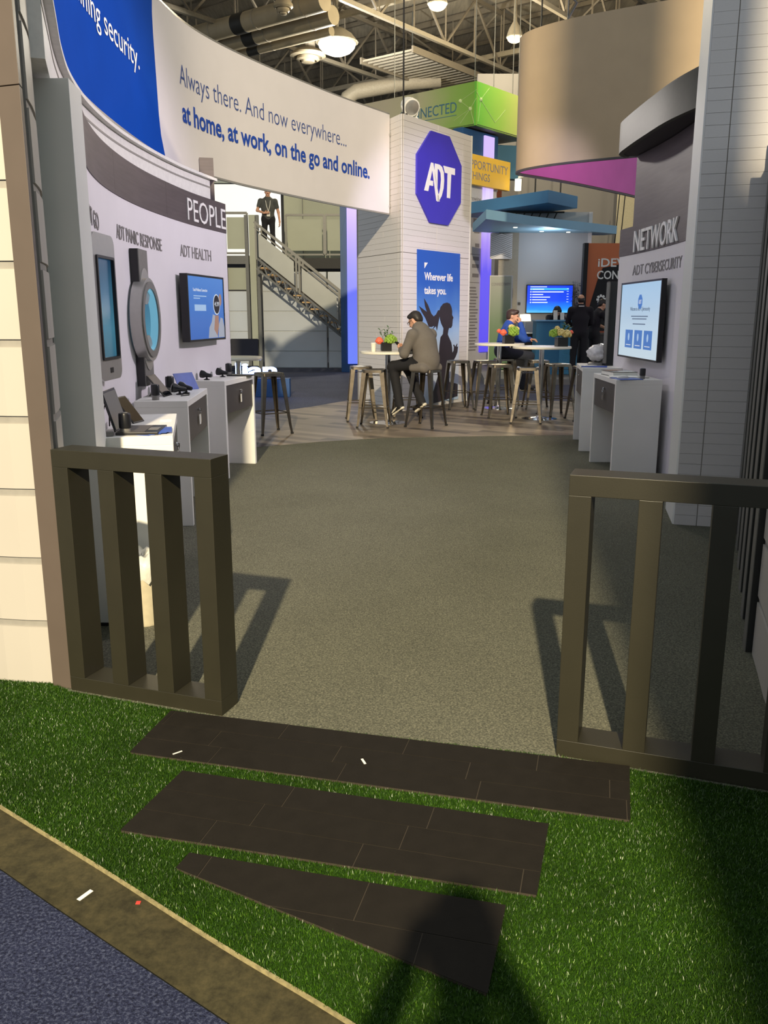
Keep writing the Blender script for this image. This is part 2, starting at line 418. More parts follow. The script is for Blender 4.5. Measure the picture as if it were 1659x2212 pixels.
slab_floor('hall_carpet', [(-14, 9), (-2.6, 9.2), (-2.6, 12.7), (-1.75, 13.5), (-1.2, 14.3), (-.68, 15.3), (-.4, 15.55), (2.5, 15.35), (4.5, 15.0), (14, 14), (14, 58), (-14, 58)], -.006, -.002,
           'carpet_navy', 'navy hall carpet beyond the wood floor', 'carpet')

# ---- artificial turf with its slabs
edge = Curve([(-4.6, 5.0), (-2.8, 3.55), (-1.9, 2.93), (-1.201, 2.403), (-.775, 2.087), (-.401, 1.801), (-.07, 1.56), (.45, 1.15), (1.0, .6), (1.6, -.2), (2.3, -1.4)])
front = [tuple(edge.at(u)) for u in np.linspace(0, edge.L, 60)]
turf_poly = front+[(3.2, -1.2), (3.2, 1.75), (1.29, 2.46), (.6, 2.71), (-.62, 3.0), (-1.28, 3.24), (-1.37, 3.31), (-2.0, 3.56), (-2.6, 4.0), (-4.4, 5.3)]
turf = tag(MB().prism(turf_poly, -.006, .001).build('artificial_turf', 'turf_base'), 'bright green artificial grass in front of the gates', 'turf')
mb = MB(); edge.sheet(mb, 1.5, edge.L-1, -.006, .004, -.003, .003, step=.05)
mb.build('cut_edge', 'turf_edge', turf)
SLABS = [[(-.889, 2.727), (-.822, 3.05), (.832, 2.633), (.745, 2.313)],
         [(-.782, 2.261), (-.675, 2.603), (.495, 2.296), (.403, 1.971)],
         [(-.575, 2.085), (-.552, 2.154), (.316, 1.932), (.233, 1.634)]]
def inside(P, poly):
    x, y = P[:, 0], P[:, 1]; r = np.zeros(len(P), bool); n = len(poly)
    for i in range(n):
        x1, y1 = poly[i]; x2, y2 = poly[(i+1) % n]
        c = ((y1 > y) != (y2 > y)) & (x < (x2-x1)*(y-y1)/((y2-y1) if y2 != y1 else 1e-9)+x1); r ^= c
    return r
def grow(poly, d):
    c = np.mean(poly, axis=0); return [tuple(np.array(p)+(np.array(p)-c)/np.linalg.norm(np.array(p)-c)*d) for p in poly]
def grass(count):
    P = np.stack([RNG.uniform(-2.4, 1.75, count), RNG.uniform(.9, 4.0, count)], 1)
    k = inside(P, turf_poly)
    for s_ in SLABS: k &= ~inside(P, grow(s_, -.004))
    # only the ground near the photographed strip
    k &= (P[:, 0] > -.6*P[:, 1]-.35) & (P[:, 0] < .55*P[:, 1]+.35)
    P = P[k]; n = len(P)
    h = RNG.uniform(.006, .013, n); wd = RNG.uniform(.0007, .0013, n); a = RNG.uniform(0, 2*PI, n)
    ln = RNG.uniform(.1, .9, n)*h; b = RNG.uniform(0, 2*PI, n)
    dx, dy = np.cos(a)*wd, np.sin(a)*wd; lx, ly = np.cos(b)*ln, np.sin(b)*ln
    z = np.zeros(n)
    v0 = np.stack([P[:, 0]-dx, P[:, 1]-dy, z], 1); v1 = np.stack([P[:, 0]+dx, P[:, 1]+dy, z], 1)
    v2 = np.stack([P[:, 0]+dx*.6+lx*.45, P[:, 1]+dy*.6+ly*.45, h*.62], 1); v3 = np.stack([P[:, 0]-dx*.6+lx*.45, P[:, 1]-dy*.6+ly*.45, h*.62], 1)
    v4 = np.stack([P[:, 0]+lx, P[:, 1]+ly, h], 1)
    V = np.stack([v0, v1, v2, v3, v4], 1).reshape(-1, 3); V -= np.array(turf.location)
    I = np.arange(n)*5
    F = np.stack([I, I+1, I+2, I+3], 1); T = np.stack([I+3, I+2, I+4], 1)
    me = bpy.data.meshes.new('grass_blade'); me.vertices.add(len(V)); me.vertices.foreach_set('co', V.ravel())
    me.loops.add(n*7); me.polygons.add(n*2)
    me.loops.foreach_set('vertex_index', np.concatenate([F.ravel(), T.ravel()]).astype(np.int32))
    me.polygons.foreach_set('loop_start', np.concatenate([np.arange(n)*4, n*4+np.arange(n)*3]).astype(np.int32))
    me.polygons.foreach_set('loop_total', np.concatenate([np.full(n, 4), np.full(n, 3)]).astype(np.int32))
    at = me.attributes.new('tint', 'FLOAT', 'POINT'); at.data.foreach_set('value', np.repeat(RNG.uniform(0, 1, n), 5).astype(np.float32))
    me.update(calc_edges=True); me.validate()
    m, nt, bs = newmat('grass_blade'); N = nt.nodes; L = nt.links
    an = N.new('ShaderNodeAttribute'); an.attribute_name = 'tint'; rp = N.new('ShaderNodeValToRGB')
    cs = [(0, (24, 50, 4)), (.6, (42, 73, 10)), (.97, (62, 95, 20)), (1, (120, 146, 70))]
    while len(rp.color_ramp.elements) < 4: rp.color_ramp.elements.new(.5)
    for e, (p, c) in zip(rp.color_ramp.elements, cs): e.position = p; e.color = lin(c)+(1,)
    no = N.new('ShaderNodeTexNoise'); no.inputs['Scale'].default_value = 2.5; tc = N.new('ShaderNodeTexCoord'); L.new(tc.outputs['Object'], no.inputs['Vector'])
    mr = N.new('ShaderNodeMapRange'); mr.inputs[1].default_value = .3; mr.inputs[2].default_value = .7; mr.inputs[3].default_value = .75; mr.inputs[4].default_value = 1.2; L.new(no.outputs[0], mr.inputs[0])
    mx = N.new('ShaderNodeVectorMath'); mx.operation = 'SCALE'
    L.new(an.outputs['Fac'], rp.inputs[0]); L.new(rp.outputs[0], mx.inputs[0]); L.new(mr.outputs[0], mx.inputs['Scale']); L.new(mx.outputs[0], bs.inputs['Base Color'])
    bs.inputs['Roughness'].default_value = .38; bs.inputs['Specular IOR Level'].default_value = .45
    me.materials.append(m)
    o = bpy.data.objects.new('grass_blades', me); COL.objects.link(o); o.parent = turf; o['kind'] = 'stuff'
    return n
grass(1000000)

def clip(poly, a, b, c):
    """keep the side a*x+b*y>=c of a convex polygon"""
    out = []
    for i in range(len(poly)):
        p, q = poly[i], poly[(i+1) % len(poly)]; dp = a*p[0]+b*p[1]-c; dq = a*q[0]+b*q[1]-c
        if dp >= 0: out.append(p)
        if dp*dq < 0: t = dp/(dp-dq); out.append((p[0]+(q[0]-p[0])*t, p[1]+(q[1]-p[1])*t))
    return out
def paver(poly, label, seed, nl=3, tile=.46):
    rnd = random.Random(seed); root = thing('stepping_slab', label, 'slab', (np.mean([p[0] for p in poly]), np.mean([p[1] for p in poly]), 0))
    MB().prism(grow(poly, -.003), .001, .009).build('slab_backing', 'seam', root)
    d = np.array((poly[2][0]-poly[1][0], poly[2][1]-poly[1][1])); d /= np.linalg.norm(d); n = np.array((d[1], -d[0]))  # n towards the camera
    o = np.array(poly[1]); L = 3; rows = np.linspace(0, max((np.array(p)-o) @ n for p in poly)+1e-4, nl+1); g = .0016
    for r in range(nl):
        off = rnd.uniform(0, tile); k = -2
        while -1+k*tile+off < L:
            u0, u1 = k*tile+off-.5, (k+1)*tile+off-.5; q = poly
            base = o @ d; bn = o @ n
            for a, b, c in ((d[0], d[1], base+u0+g), (-d[0], -d[1], -(base+u1-g)), (n[0], n[1], bn+rows[r]+g), (-n[0], -n[1], -(bn+rows[r+1]-g))):
                q = clip(q, a, b, c) if len(q) > 2 else q
            ar = 0
            if len(q) > 2: ar = abs(sum(q[i][0]*q[(i+1) % len(q)][1]-q[(i+1) % len(q)][0]*q[i][1] for i in range(len(q))))/2
            if ar > 3e-4: MB().prism(q, .009, .0105+rnd.uniform(0, .0006)).build('tile', 'vinyl', root)
            k += 1
paver(SLABS[0], 'longest dark brown vinyl slab lying between the two gates', 1, 3)
paver(SLABS[1], 'middle dark brown vinyl slab set in the turf', 2, 3)
paver(SLABS[2], 'tapered dark brown vinyl slab nearest the aisle edge', 3, 2)
# scraps of litter
def chip(x, y, z, L, w_, a, mat, label, cat='litter'):
    mb = MB().box((x, y, z+.001), (L, w_, .0015), rz=a); tag(mb.build('paper_scrap', mat), label, cat)
chip(-.795, 1.99, -.006, .045, .012, R(60), 'paper', 'white paper sliver on the concrete strip near the blue carpet')
M['red'] = pm('red_dot', (190, 60, 50), .6)
chip(-.645, 1.96, -.006, .012, .012, 0, 'red', 'tiny red sticker dot on the concrete strip')
chip(-.07, 2.66, .0105, .035, .008, R(110), 'paper', 'small white scrap on the longest slab')
chip(-.72, 2.72, .0105, .035, .005, R(40), 'paper', 'thin pale scrap at the left end of the longest slab')

# ================================================================ GATES
GD = Vector((.942, -.336, 0)); GN = Vector((-.336, -.942, 0))      # gate direction, and outward towards the camera side
def gate(p, label, n_open=3, post=.072, opening=.148, rail=.068, H=.995, thick=.125):
    root = thing('gate', label, 'gate', (p[0], p[1], 0))
    P = Vector((p[0], p[1], 0)); L = post*(n_open+1)+opening*n_open; back = -GN
    def piece(nm, u0, u1, z0, z1):
        a, b = P+GD*u0, P+GD*u1; q = [a, b, b+back*thick, a+back*thick]
        MB().prism([(v.x, v.y) for v in q], z0, z1).build(nm, 'gate', root, bevel=.0015)
    piece('top_rail', 0, L, H-rail, H); piece('bottom_rail', 0, L, .001, rail*.9)
    for k in range(n_open+1):
        u = k*(post+opening); piece('post', u, u+post, rail*.9, H-rail)
    return root
Lg = .072*4+.138*3
gate((-.62-GD.x*Lg, 3.02-GD.y*Lg), 'bronze gate panel beside the cream tiled wall', opening=.138)
gate((.60, 2.722), 'bronze gate panel by the dark slatted screen')

# ================================================================ LEFT SIDE WALLS
GRO = [.262, .53, .812, 1.10, 1.392, 1.68, 1.965, 2.255, 2.545, 2.83]
def tiled(name, cv, s0, s1, o_back, o_front, z1, label, seg=None, parts_name='tile_panel'):
    """wall core in groove colour with proud panels between the grooves"""
    mb = MB(); cv.sheet(mb, s0, s1, 0, z1, o_back, o_front-.008)
    core = tag(mb.build(name, 'groove'), label, kind='structure')
    zs = [0]+[z for z in GRO if z < z1-.05]+[z1]; seg = seg or [s0, s1]
    for i in range(len(zs)-1):
        for k in range(len(seg)-1):
            mb = MB(); cv.sheet(mb, seg[k]+.001, seg[k+1]-.001, zs[i]+(.015 if i else .001), zs[i+1]-.015*(i < len(zs)-2), o_front-.008, o_front)
            mb.build(parts_name, 'tile', core)
    return core
ext = Curve([(-2.6, 4.2), (-2.3, 3.78), (-1.95, 3.50), (-1.62, 3.355), (-1.385, 3.318), (-1.35, 3.318)])
tiled('wall_exterior_left', ext, 0, ext.L, -.06, 0, 2.95, 'cream tiled curved outer wall left of the taupe post')
S = Curve([(-1.305, 3.40), (-1.36, 3.60), (-1.435, 3.80), (-1.525, 3.985), (-1.62, 4.22), (-1.72, 4.55), (-1.93, 5.4), (-2.12, 6.3), (-2.28, 7.33), (-2.33, 8.2), (-2.28, 8.98), (-2.14, 9.75), (-1.97, 10.2)])
tiled('wall_shell_left', S, 0, S.L, -.09, 0, 2.96, 'pale curved outer wall with grey grooves behind the displays', seg=[0, 2.4, 4.7, S.L])
# taupe post at the end of the left gate
root = thing('post', 'tall taupe square post at the end of the left gate', 'post', (-1.33, 3.32, 0))
a = Vector((-1.372, 3.298, 0)); d = Vector((.942, -.336, 0)); b = a+d*.098; bk = Vector((-.012, .055, 0))
for z0, z1 in ((0, 2.285), (2.288, 3.6)):
    MB().prism([(v.x, v.y) for v in (a, b, b+bk, a+bk)], z0, z1).build('post_section', 'taupe', root, bevel=.002)
# fin panel
root = thing('end_panel', 'tall grey flat end panel beside the people display wall', 'panel', (-1.43, 4.05, 0))
MB().prism([(-1.512, 3.99), (-1.35, 3.985), (-1.375, 4.215), (-1.53, 4.24)], 0.02, 2.485).build('panel', 'fin', root, bevel=.002)
MB().prism([(-1.50, 4.0), (-1.362, 3.995), (-1.385, 4.2), (-1.52, 4.22)], 0, .02).build('plinth', 'black_soft', root)

# people wall (inner liner)
W = Curve([(-1.40, 4.22), (-1.55, 4.7), (-1.68, 5.2), (-1.78, 5.8), (-1.83, 6.5), (-1.82, 7.2), (-1.74, 8.1), (-1.58, 8.97)])
mb = MB(); W.sheet(mb, .02, W.L, 0, 2.285, -.06, 0, step=.1)
wallL = tag(mb.build('wall_people', 'liner', smooth=True), 'curved white display wall headed PEOPLE', kind='structure')
for s0, s1 in ((.32, 1.9), (1.902, 3.3), (3.302, W.L)):
    mb = MB(); W.sheet(mb, s0, s1, 2.287, 2.565, -.06, .006, step=.1); mb.build('header_board', 'band', wallL, smooth=True)
text('PEOPLE', 'white_letter', wallL, W.mapper(3.84, .006, 2.32), .19, .95, .007, weight=-.004, split=True)
text('ADT GO', 'letter', wallL, W.mapper(.62, 0, 1.99), .10, .63, .005, weight=0, split=True)
text('ADT PANIC RESPONSE', 'letter', wallL, W.mapper(1.87, 0, 2.0), .095, 1.25, .005, weight=0, split=True)
text('ADT HEALTH', 'letter', wallL, W.mapper(3.61, 0, 1.995), .10, .785, .005, weight=0, split=True)
mb = MB(); W.sheet(mb, -.45, W.L-.02, 2.5, 2.775, -.17, -.10, step=.1); mb.build('fascia', 'white', wallL, smooth=True)
mb = MB(); W.sheet(mb, -.45, W.L-.02, 2.70, 2.715, -.10, -.097, step=.1); mb.build('fascia_groove', 'groove', wallL, smooth=True)
mb = MB(); W.sheet(mb, -.45, W.L-.02, 2.775, 2.80, -.17, -.06, step=.1); mb.build('fascia_lip', 'white', wallL, smooth=True)
# dark post joining the wall head to the banner
tag(MB().prism([(-1.79, 8.85), (-1.66, 8.88), (-1.69, 9.0), (-1.82, 8.97)], 2.565, 2.98).build('bracket_post', 'band'), 'dark grey post carrying the white banner above PEOPLE', 'post')

# ================================================================ RIGHT SIDE WALLS
N_ = Curve([(2.60, 9.85), (2.635, 9.2), (2.64, 8.6), (2.60, 7.8), (2.53, 7.2), (2.49, 6.9)])   # travel far -> near so that "right of travel" faces the aisle (-x)
def ns(y): return float(np.interp(-y, -N_.p[:, 1], N_.s))
mb = MB(); N_.sheet(mb, 0, ns(7.0), 0, 2.115, -.08, 0, step=.1)
wallR = tag(mb.build('wall_network', 'liner', smooth=True), 'white display wall headed NETWORK', kind='structure')
mb = MB(); N_.sheet(mb, 0, ns(7.55), 2.117, 2.40, -.08, .006, step=.1); mb.build('header_board', 'band', wallR, smooth=True)
mb = MB(); N_.sheet(mb, 0, ns(7.0), 2.402, 3.16, -.22, -.13, step=.1); mb.build('upper_board', 'band', wallR, smooth=True)
mb = MB(); N_.sheet(mb, ns(7.54), ns(7.0), 2.117, 2.40, -.08, .0, step=.1); mb.build('corner_board', 'fin', wallR, smooth=True)
text('NETWORK', 'white_letter', wallR, N_.mapper(ns(9.36), .006, 2.135), .21, 1.44, .015, weight=.005, split=True)
text('ADT CYBERSECURITY', 'letter', wallR, N_.mapper(ns(9.38), 0, 1.90), .10, 1.62, .005, weight=0, split=True)
can = Curve([(2.62, 9.95), (2.50, 9.75), (2.475, 9.3), (2.475, 8.8), (2.49, 8.2), (2.55, 7.75), (2.62, 7.45), (2.72, 7.1)])
root = thing('canopy', 'dark curved canopy jutting out above the NETWORK wall', 'canopy', (2.6, 8.5, 3.16))
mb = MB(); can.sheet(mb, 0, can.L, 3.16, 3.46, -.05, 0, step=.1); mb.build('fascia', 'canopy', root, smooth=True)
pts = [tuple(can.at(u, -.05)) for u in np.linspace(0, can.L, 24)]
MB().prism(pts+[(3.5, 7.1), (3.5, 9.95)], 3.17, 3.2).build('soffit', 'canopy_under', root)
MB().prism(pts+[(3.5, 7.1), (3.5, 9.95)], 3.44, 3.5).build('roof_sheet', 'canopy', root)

# plank-clad right pillar
root = tag(empty('wall_pillar_right', (2.35, 6.2, 0)), 'white plank clad pillar beside the dark slats', kind='structure')
pA, pB, pC, pD = (2.125, 6.10), (2.545, 5.985), (2.62, 6.5), (2.24, 6.62)
MB().prism([pA, pB, pC, pD], 0, 4.6).build('core', 'plank_gap', root)
dd = Vector((pB[0]-pA[0], pB[1]-pA[1], 0)).normalized(); nn = (dd.y, -dd.x)
sp = (pA[0]+dd.x*.155, pA[1]+dd.y*.155)
mm = planks('plank', root, pA, (sp[0]-dd.x*.002, sp[1]-dd.y*.002), 0, 4.6, .076, .01, 'plank', nn, gap=.0018, segs=(.3, .5))
planks('plank', root, (sp[0]+dd.x*.002, sp[1]+dd.y*.002), pB, 0, 4.6, .076, .01, 'plank', nn, gap=.0018, segs=(.24, .7), me=mm)
MB().prism([(2.118, 6.115), (2.128, 6.10), (2.246, 6.62), (2.232, 6.625)], 0, 4.6).build('side_trim', 'fin', root)
# dark slatted screen
root = tag(empty('wall_slat_screen', (2.05, 4.8, 0)), 'dark vertical slat screen beside the white pillar', kind='structure')
MB().prism([(1.70, 3.66), (2.565, 5.94), (2.70, 5.90), (1.82, 3.6)], 0, 2.62).build('backing', 'slat', root)
for k in range(6):
    t = k/5.2; x, y = 1.675+t*(2.53-1.675), 3.66+t*(5.90-3.66)
    ob = MB().prism([(x-.028, y), (x+.03, y-.012), (x+.045, y+.05), (x-.013, y+.062)], 0, 2.62).build('slat', 'slat', root)
    MB().prism([(x-.032, y), (x-.028, y-.001), (x-.013, y+.061), (x-.017, y+.062)], 0, 2.62).build('slat_edge', 'slat_edge', ob)
extR2 = Curve([(1.668, 3.64), (1.60, 3.42), (1.50, 3.10), (1.46, 2.85), (1.48, 2.55), (1.62, 2.2), (1.9, 1.8)])
tiled('wall_exterior_right', extR2, 0, extR2.L, -.08, 0, 2.95, 'pale tiled curved wall at the right edge by the slats')

# ================================================================ BANNERS
k_ = .962
Bn = Curve([(x*k_, y*k_) for x, y in [(-1.30, 3.3), (-1.55, 4.0), (-1.826, 4.9), (-2.07, 5.85), (-2.25, 7.38), (-2.24, 9.45), (-1.91, 10.9), (-.85, 13.0)]]+[(.085, 13.94)])
bs = Bn.L-10.79          # shift so that s counts like the measured curve
def bu(s_): return (s_*k_)+bs
Z0, Z1 = 3.02, 4.434
root = thing('fabric_banner', 'long curved banner of white and blue stretched fabric above the walkway', 'banner', (-1.6, 9, Z0))
def banner_part(nm, s0, s1, mat, edge0=None, edge1=None):
    """two-sided fabric strip; edges may be slanted: functions z -> s"""
    n = 70; rows = 8; vs = []; fs = []
    for side in (0, 1):
        for j in range(rows+1):
            z = Z0+(Z1-Z0)*j/rows; a = edge0(z) if edge0 else s0; b = edge1(z) if edge1 else s1
            for i in range(n+1):
                p = Bn.at(a+(b-a)*i/n, 0 if side == 0 else -.03); vs.append((p[0], p[1], z))
    K = (n+1)*(rows+1); W1 = n+1
    for side in (0, 1):
        for j in range(rows):
            for i in range(n):
                q = side*K+j*W1+i; fs.append((q, q+1, q+W1+1, q+W1))
    for i in range(n):
        fs.append((i, i+1, K+i+1, K+i)); t = rows*W1+i; fs.append((t, t+1, K+t+1, K+t))
    for j in range(rows):
        q = j*W1; fs.append((q, q+W1, K+q+W1, K+q)); q += n; fs.append((q, q+W1, K+q+W1, K+q))
    return MB().add(vs, fs).build(nm, mat, root, smooth=True)
def eb(z): return float(np.interp(z, [3.02, 3.25, 4.2, 4.434], [bu(5.545), bu(5.42), bu(5.36), bu(5.40)]))
banner_part('blue_fabric', 0.25, 0, 'banner_blue', edge1=eb)
wf = banner_part('white_fabric', 0, Bn.L, 'banner', edge0=eb)
text('Defining security.', 'white_letter', root, Bn.mapper(bu(4.84), .004, 3.63), .185, 2.15, .0008, right=True, split=True)
text('Always there. And now everywhere...', 'thin_ink', root, Bn.mapper(bu(6.10), .004, 3.81), .20, 3.93*k_, .0008, weight=-.012, split=True)
text('at home, at work, on the go and online.', 'blue_ink', root, Bn.mapper(bu(6.13), .004, 3.46), .195, 4.51*k_, .0008, weight=.022, split=True)
mb = MB(); Bn.sheet(mb, .25, Bn.L, Z0-.022, Z0, -.03, 0, step=.1); mb.build('bottom_tube', 'silver', root)
mb = MB(); Bn.sheet(mb, .25, Bn.L, Z1, Z1+.02, -.03, 0, step=.1); mb.build('top_tube', 'silver', root)
for z in (3.12, 4.15):
    MB().ball((.097, 13.945, z), .03, 8, 6).build('clamp', 'silver', root)

kr = 1.266
ringc = Curve([(x*kr, y*kr) for x, y in [(4.2, 8.3), (3.4, 8.85), (2.57, 9.32), (1.95, 9.72), (1.62, 10.05), (1.505, 10.32), (1.56, 10.52), (1.85, 10.78), (2.43, 11.33), (3.48, 12.5), (4.3, 13.6)]])
root = thing('fabric_ring', 'taupe fabric ring with pink light painted on its inside hung above the network wall', 'banner', (3.0, 12.6, 3.5))
mb = MB(); ringc.sheet(mb, 0, ringc.L, 3.5, 5.26, -.0, .02, step=.08); ro = mb.build('outer_fabric', 'ring_out', root, smooth=True)
mb = MB(); ringc.sheet(mb, 0, ringc.L, 3.51, 5.25, .022, .03, step=.08); mb.build('inner_fabric', 'ring_in', root, smooth=True)
mb = MB(); ringc.sheet(mb, 0, ringc.L, 3.475, 3.502, -.004, .03, step=.08); mb.build('bottom_hem', 'drawer', root, smooth=True)
for x, y in ((1.9*kr, 9.75*kr), (3.0*kr, 9.1*kr)):
    mb = MB(); mb.tube([(x, y+.02, 5.26), (x, y+.02, 11)], .006, 5); mb.tube([(x, y+.02, 5.26), (x+.1, y-.03, 5.44), (x+.03, y+.02, 5.52)], .014, 5); mb.build('suspension_wire', 'steel', root)

# ================================================================ ADT PILLAR
A_, B_, C_ = (.27, 13.62), (1.46, 15.3), (-.46, 15.1)
pil = tag(empty('wall_pillar_logo', (.5, 15, 0)), 'white plank clad pillar carrying the blue octagon logo', kind='structure')
MB().prism([A_, B_, (1.0, 16.9), C_], 0, 4.385).build('core', 'plank_gap', pil)
dAB = Vector((B_[0]-A_[0], B_[1]-A_[1], 0)).normalized(); nAB = (dAB.y, -dAB.x); LAB = math.dist(A_, B_)
dCA = Vector((A_[0]-C_[0], A_[1]-C_[1], 0)).normalized(); nCA = (dCA.y, -dCA.x); LCA = math.dist(A_, C_)
def on(p, d, t): return (p[0]+d.x*t, p[1]+d.y*t)
me_p = unit_mesh('plank')
for z0, z1 in ((.0, 2.42), (2.428, 4.385)):
    planks('plank', pil, on(A_, dAB, .02), on(A_, dAB, .98), z0, z1, .085, .012, 'plank', nAB, gap=.003, segs=(.5, 1.0), me=me_p)
    planks('plank', pil, on(A_, dAB, .988), on(A_, dAB, LAB-.02), z0, z1, .085, .012, 'plank', nAB, gap=.003, segs=(.5, 1.0), me=me_p)
    planks('plank', pil, on(C_, dCA, .08), on(C_, dCA, LCA-.10), z0, z1, .085, .012, 'plank', nCA, gap=.003, segs=(.5, 1.2), me=me_p)
    planks('plank', pil, on(C_, dCA, LCA-.095), on(C_, dCA, LCA), z0, z1, .085, .012, 'plank', nCA, gap=.003, segs=(.5, 1.2), me=me_p)
MB().prism([on(B_, dAB, -.02), on(B_, dAB, .012), (B_[0]+dAB.x*.012+nAB[0]*.014, B_[1]+dAB.y*.012+nAB[1]*.014), (B_[0]-dAB.x*.02+nAB[0]*.014, B_[1]-dAB.y*.02+nAB[1]*.014)], 0, 4.39).build('corner_trim', 'white', pil)
fm = plane_map(A_, dAB, 0, off=.0135)
# octagon sign
lg = thing('octagon_sign', 'violet blue octagon logo sign reading ADT on the white pillar', 'sign', (.85, 14.5, 2.9))
cu_, cz, hw, hh = 1.01, 3.585, .665, .675; kx = .275
octp = [(cu_-kx, cz+hh), (cu_+kx, cz+hh), (cu_+hw, cz+.285), (cu_+hw, cz-.285), (cu_+kx, cz-hh), (cu_-kx, cz-hh), (cu_-hw, cz-.285), (cu_-hw, cz+.285)]
flat(octp[::-1], 'logo', lg, fm, .03, 'board')
f2 = plane_map(A_, dAB, 0, off=.0437)
t0, t1 = 3.37, 3.80; sk = .0
def ltr(poly, nm='letter'): flat(poly, 'white_letter', lg, f2, .004, nm)
# bold condensed A D T drawn as polygons
ltr([(.545, t0), (.66, t0), (.69, 3.46), (.80, 3.46), (.80, 3.535), (.715, 3.535), (.775, 3.70), (.905, t0-.12), (1.0, t0-.12), (.80, t1), (.735, t1)], 'letter_a')
dp = [(.845, t1), (.985, t1), (1.06, 3.775), (1.115, 3.70), (1.13, 3.585), (1.115, 3.46), (1.06, 3.34), (.985, 3.26), (.94, 3.24), (.93, 3.33), (.985, 3.37), (1.02, 3.46), (1.035, 3.585), (1.02, 3.68), (.975, 3.72), (.93, 3.73), (.93, 3.42), (.845, 3.61)]
ltr(dp, 'letter_d')
ltr([(1.10, t1), (1.46, t1), (1.46, t1-.10), (1.345, t1-.10), (1.32, 3.33), (1.225, 3.33), (1.235, t1-.10), (1.15, t1-.10)], 'letter_t')
# poster
M['poster'] = grad('poster_sky_print', [(0, (170, 196, 226)), (.3, (206, 214, 232)), (.52, (160, 190, 226)), (.68, (74, 126, 204)), (.85, (34, 90, 188)), (1, (28, 84, 184))], 2, 0, 2.43, .4)
po = thing('poster', 'tall blue poster reading Wherever life takes you with a silhouetted woman', 'poster', (.9, 14.5, .06))
flat([(.43, .06), (1.745, .06), (1.715, 2.49), (.40, 2.49)], 'poster', po, fm, .012, 'print_panel')
fp = plane_map(A_, dAB, 0, off=.0265)
M['poster_ink'] = pm('silhouette_ink', (46, 36, 44), .5, var=.12, scale=4)
def cp(cx, cy):   # from poster drawing grid to poster surface
    t = (cy-200)/(1750-200); z = 2.49-(cy-(185+(cx-860)*.075))/1548*2.43
    return (.41+(cx-860)/443*1.31, z)
head = [(1085, 790), (1095, 760), (1125, 725), (1165, 717), (1195, 730), (1213, 765), (1222, 810), (1222, 850), (1238, 880), (1230, 900), (1228, 930), (1225, 965), (1213, 985), (1190, 985), (1183, 1010), (1178, 1050), (1200, 1100), (1218, 1140), (1228, 1190), (1233, 1250), (1245, 1230), (1248, 1190), (1240, 1168), (1250, 1165), (1264, 1190), (1283, 1158), (1288, 1165), (1280, 1195), (1295, 1190), (1290, 1250), (1270, 1300), (1245, 1340), (1215, 1380), (1200, 1450), (1207, 1560), (1300, 1600), (1300, 1735), (1000, 1755), (1010, 1690), (1040, 1600), (1075, 1480), (1095, 1350), (1085, 1250), (1090, 1150), (1100, 1070), (1125, 1040), (1130, 980), (1105, 930), (1090, 880), (1083, 820)]
hair = [(1090, 792), (1070, 790), (1050, 830), (1025, 850), (1000, 820), (965, 730), (925, 662), (935, 740), (955, 800), (875, 735), (905, 800), (940, 860), (960, 910), (975, 950), (1005, 955), (1035, 945), (1010, 985), (1050, 950), (1060, 1000), (1078, 900), (1087, 850)]
flat([cp(*q) for q in head][::-1], 'poster_ink', po, fp, .0015, 'figure_print')
flat([cp(*q) for q in hair][::-1], 'poster_ink', po, fp, .0022, 'figure_print')
flat([(.60, 2.30), (.70, 2.30), (.605, 2.21)], 'white_letter', po, fp, .002, 'emblem_print')
text('Wherever life', 'white_letter', po, plane_map(on(A_, dAB, .605), dAB, 2.035, off=.0265), .115, .875, .002, weight=.02)
text('takes you.', 'white_letter', po, plane_map(on(A_, dAB, .605), dAB, 1.82, off=.0265), .115, .67, .002, weight=.02)
# ================================================================ COUNTERS
def counter(label, pn, pf, depth, side, top=.905, t=.045, drawer=True, group='white waterfall counters', z_dr=(.60, .85), dark='drawer'):
    """waterfall counter: near front corner pn, far front corner pf; body reaches to the wall on 'side' (-1 left, +1 right)"""
    pn = Vector((pn[0], pn[1], 0)); pf = Vector((pf[0], pf[1], 0)); d = (pf-pn); L = d.length; d.normalize()
    bk = Vector((-d.y, d.x, 0))*(1 if side < 0 else -1)
    root = thing('counter', label, 'counter', tuple((pn+pf)/2+bk*depth/2), group=group)
    def bx(nm, u0, u1, b0, b1, z0, z1, mat, par=root, bevel=.002):
        q = [pn+d*u+bk*b for u, b in ((u0, b0), (u1, b0), (u1, b1), (u0, b1))]
        return MB().prism([(v.x, v.y) for v in q], z0, z1).build(nm, mat, par, bevel=bevel)
    bx('countertop', 0, L, 0, depth, top-t, top, 'counter')
    bx('side_panel', 0, t, 0, depth, 0, top-t, 'counter'); bx('side_panel', L-t, L, 0, depth, 0, top-t, 'counter')
    bx('back_panel', t, L-t, depth-.02, depth, 0, top-t, 'counter')
    bx('drawer_box', t, L-t, .03, depth-.02, z_dr[0], top-t, dark)
    f = bx('drawer_front', t+.004, L-t-.004, .008, .03, z_dr[0], top-t-.003, dark)
    c = pn+d*(L*.5)+bk*.004; zc = top-t-.07
    MB().lathe([(.012, 0), (.012, .012), (.009, .014)], (c.x, c.y, zc), 12, rot=Matrix.Rotation(math.atan2(-bk.y, -bk.x), 4, 'Z') @ Matrix.Rotation(PI/2, 4, 'Y')).build('lock', 'chrome', f, smooth=True)
    return root, d, bk, pn, L, c, zc
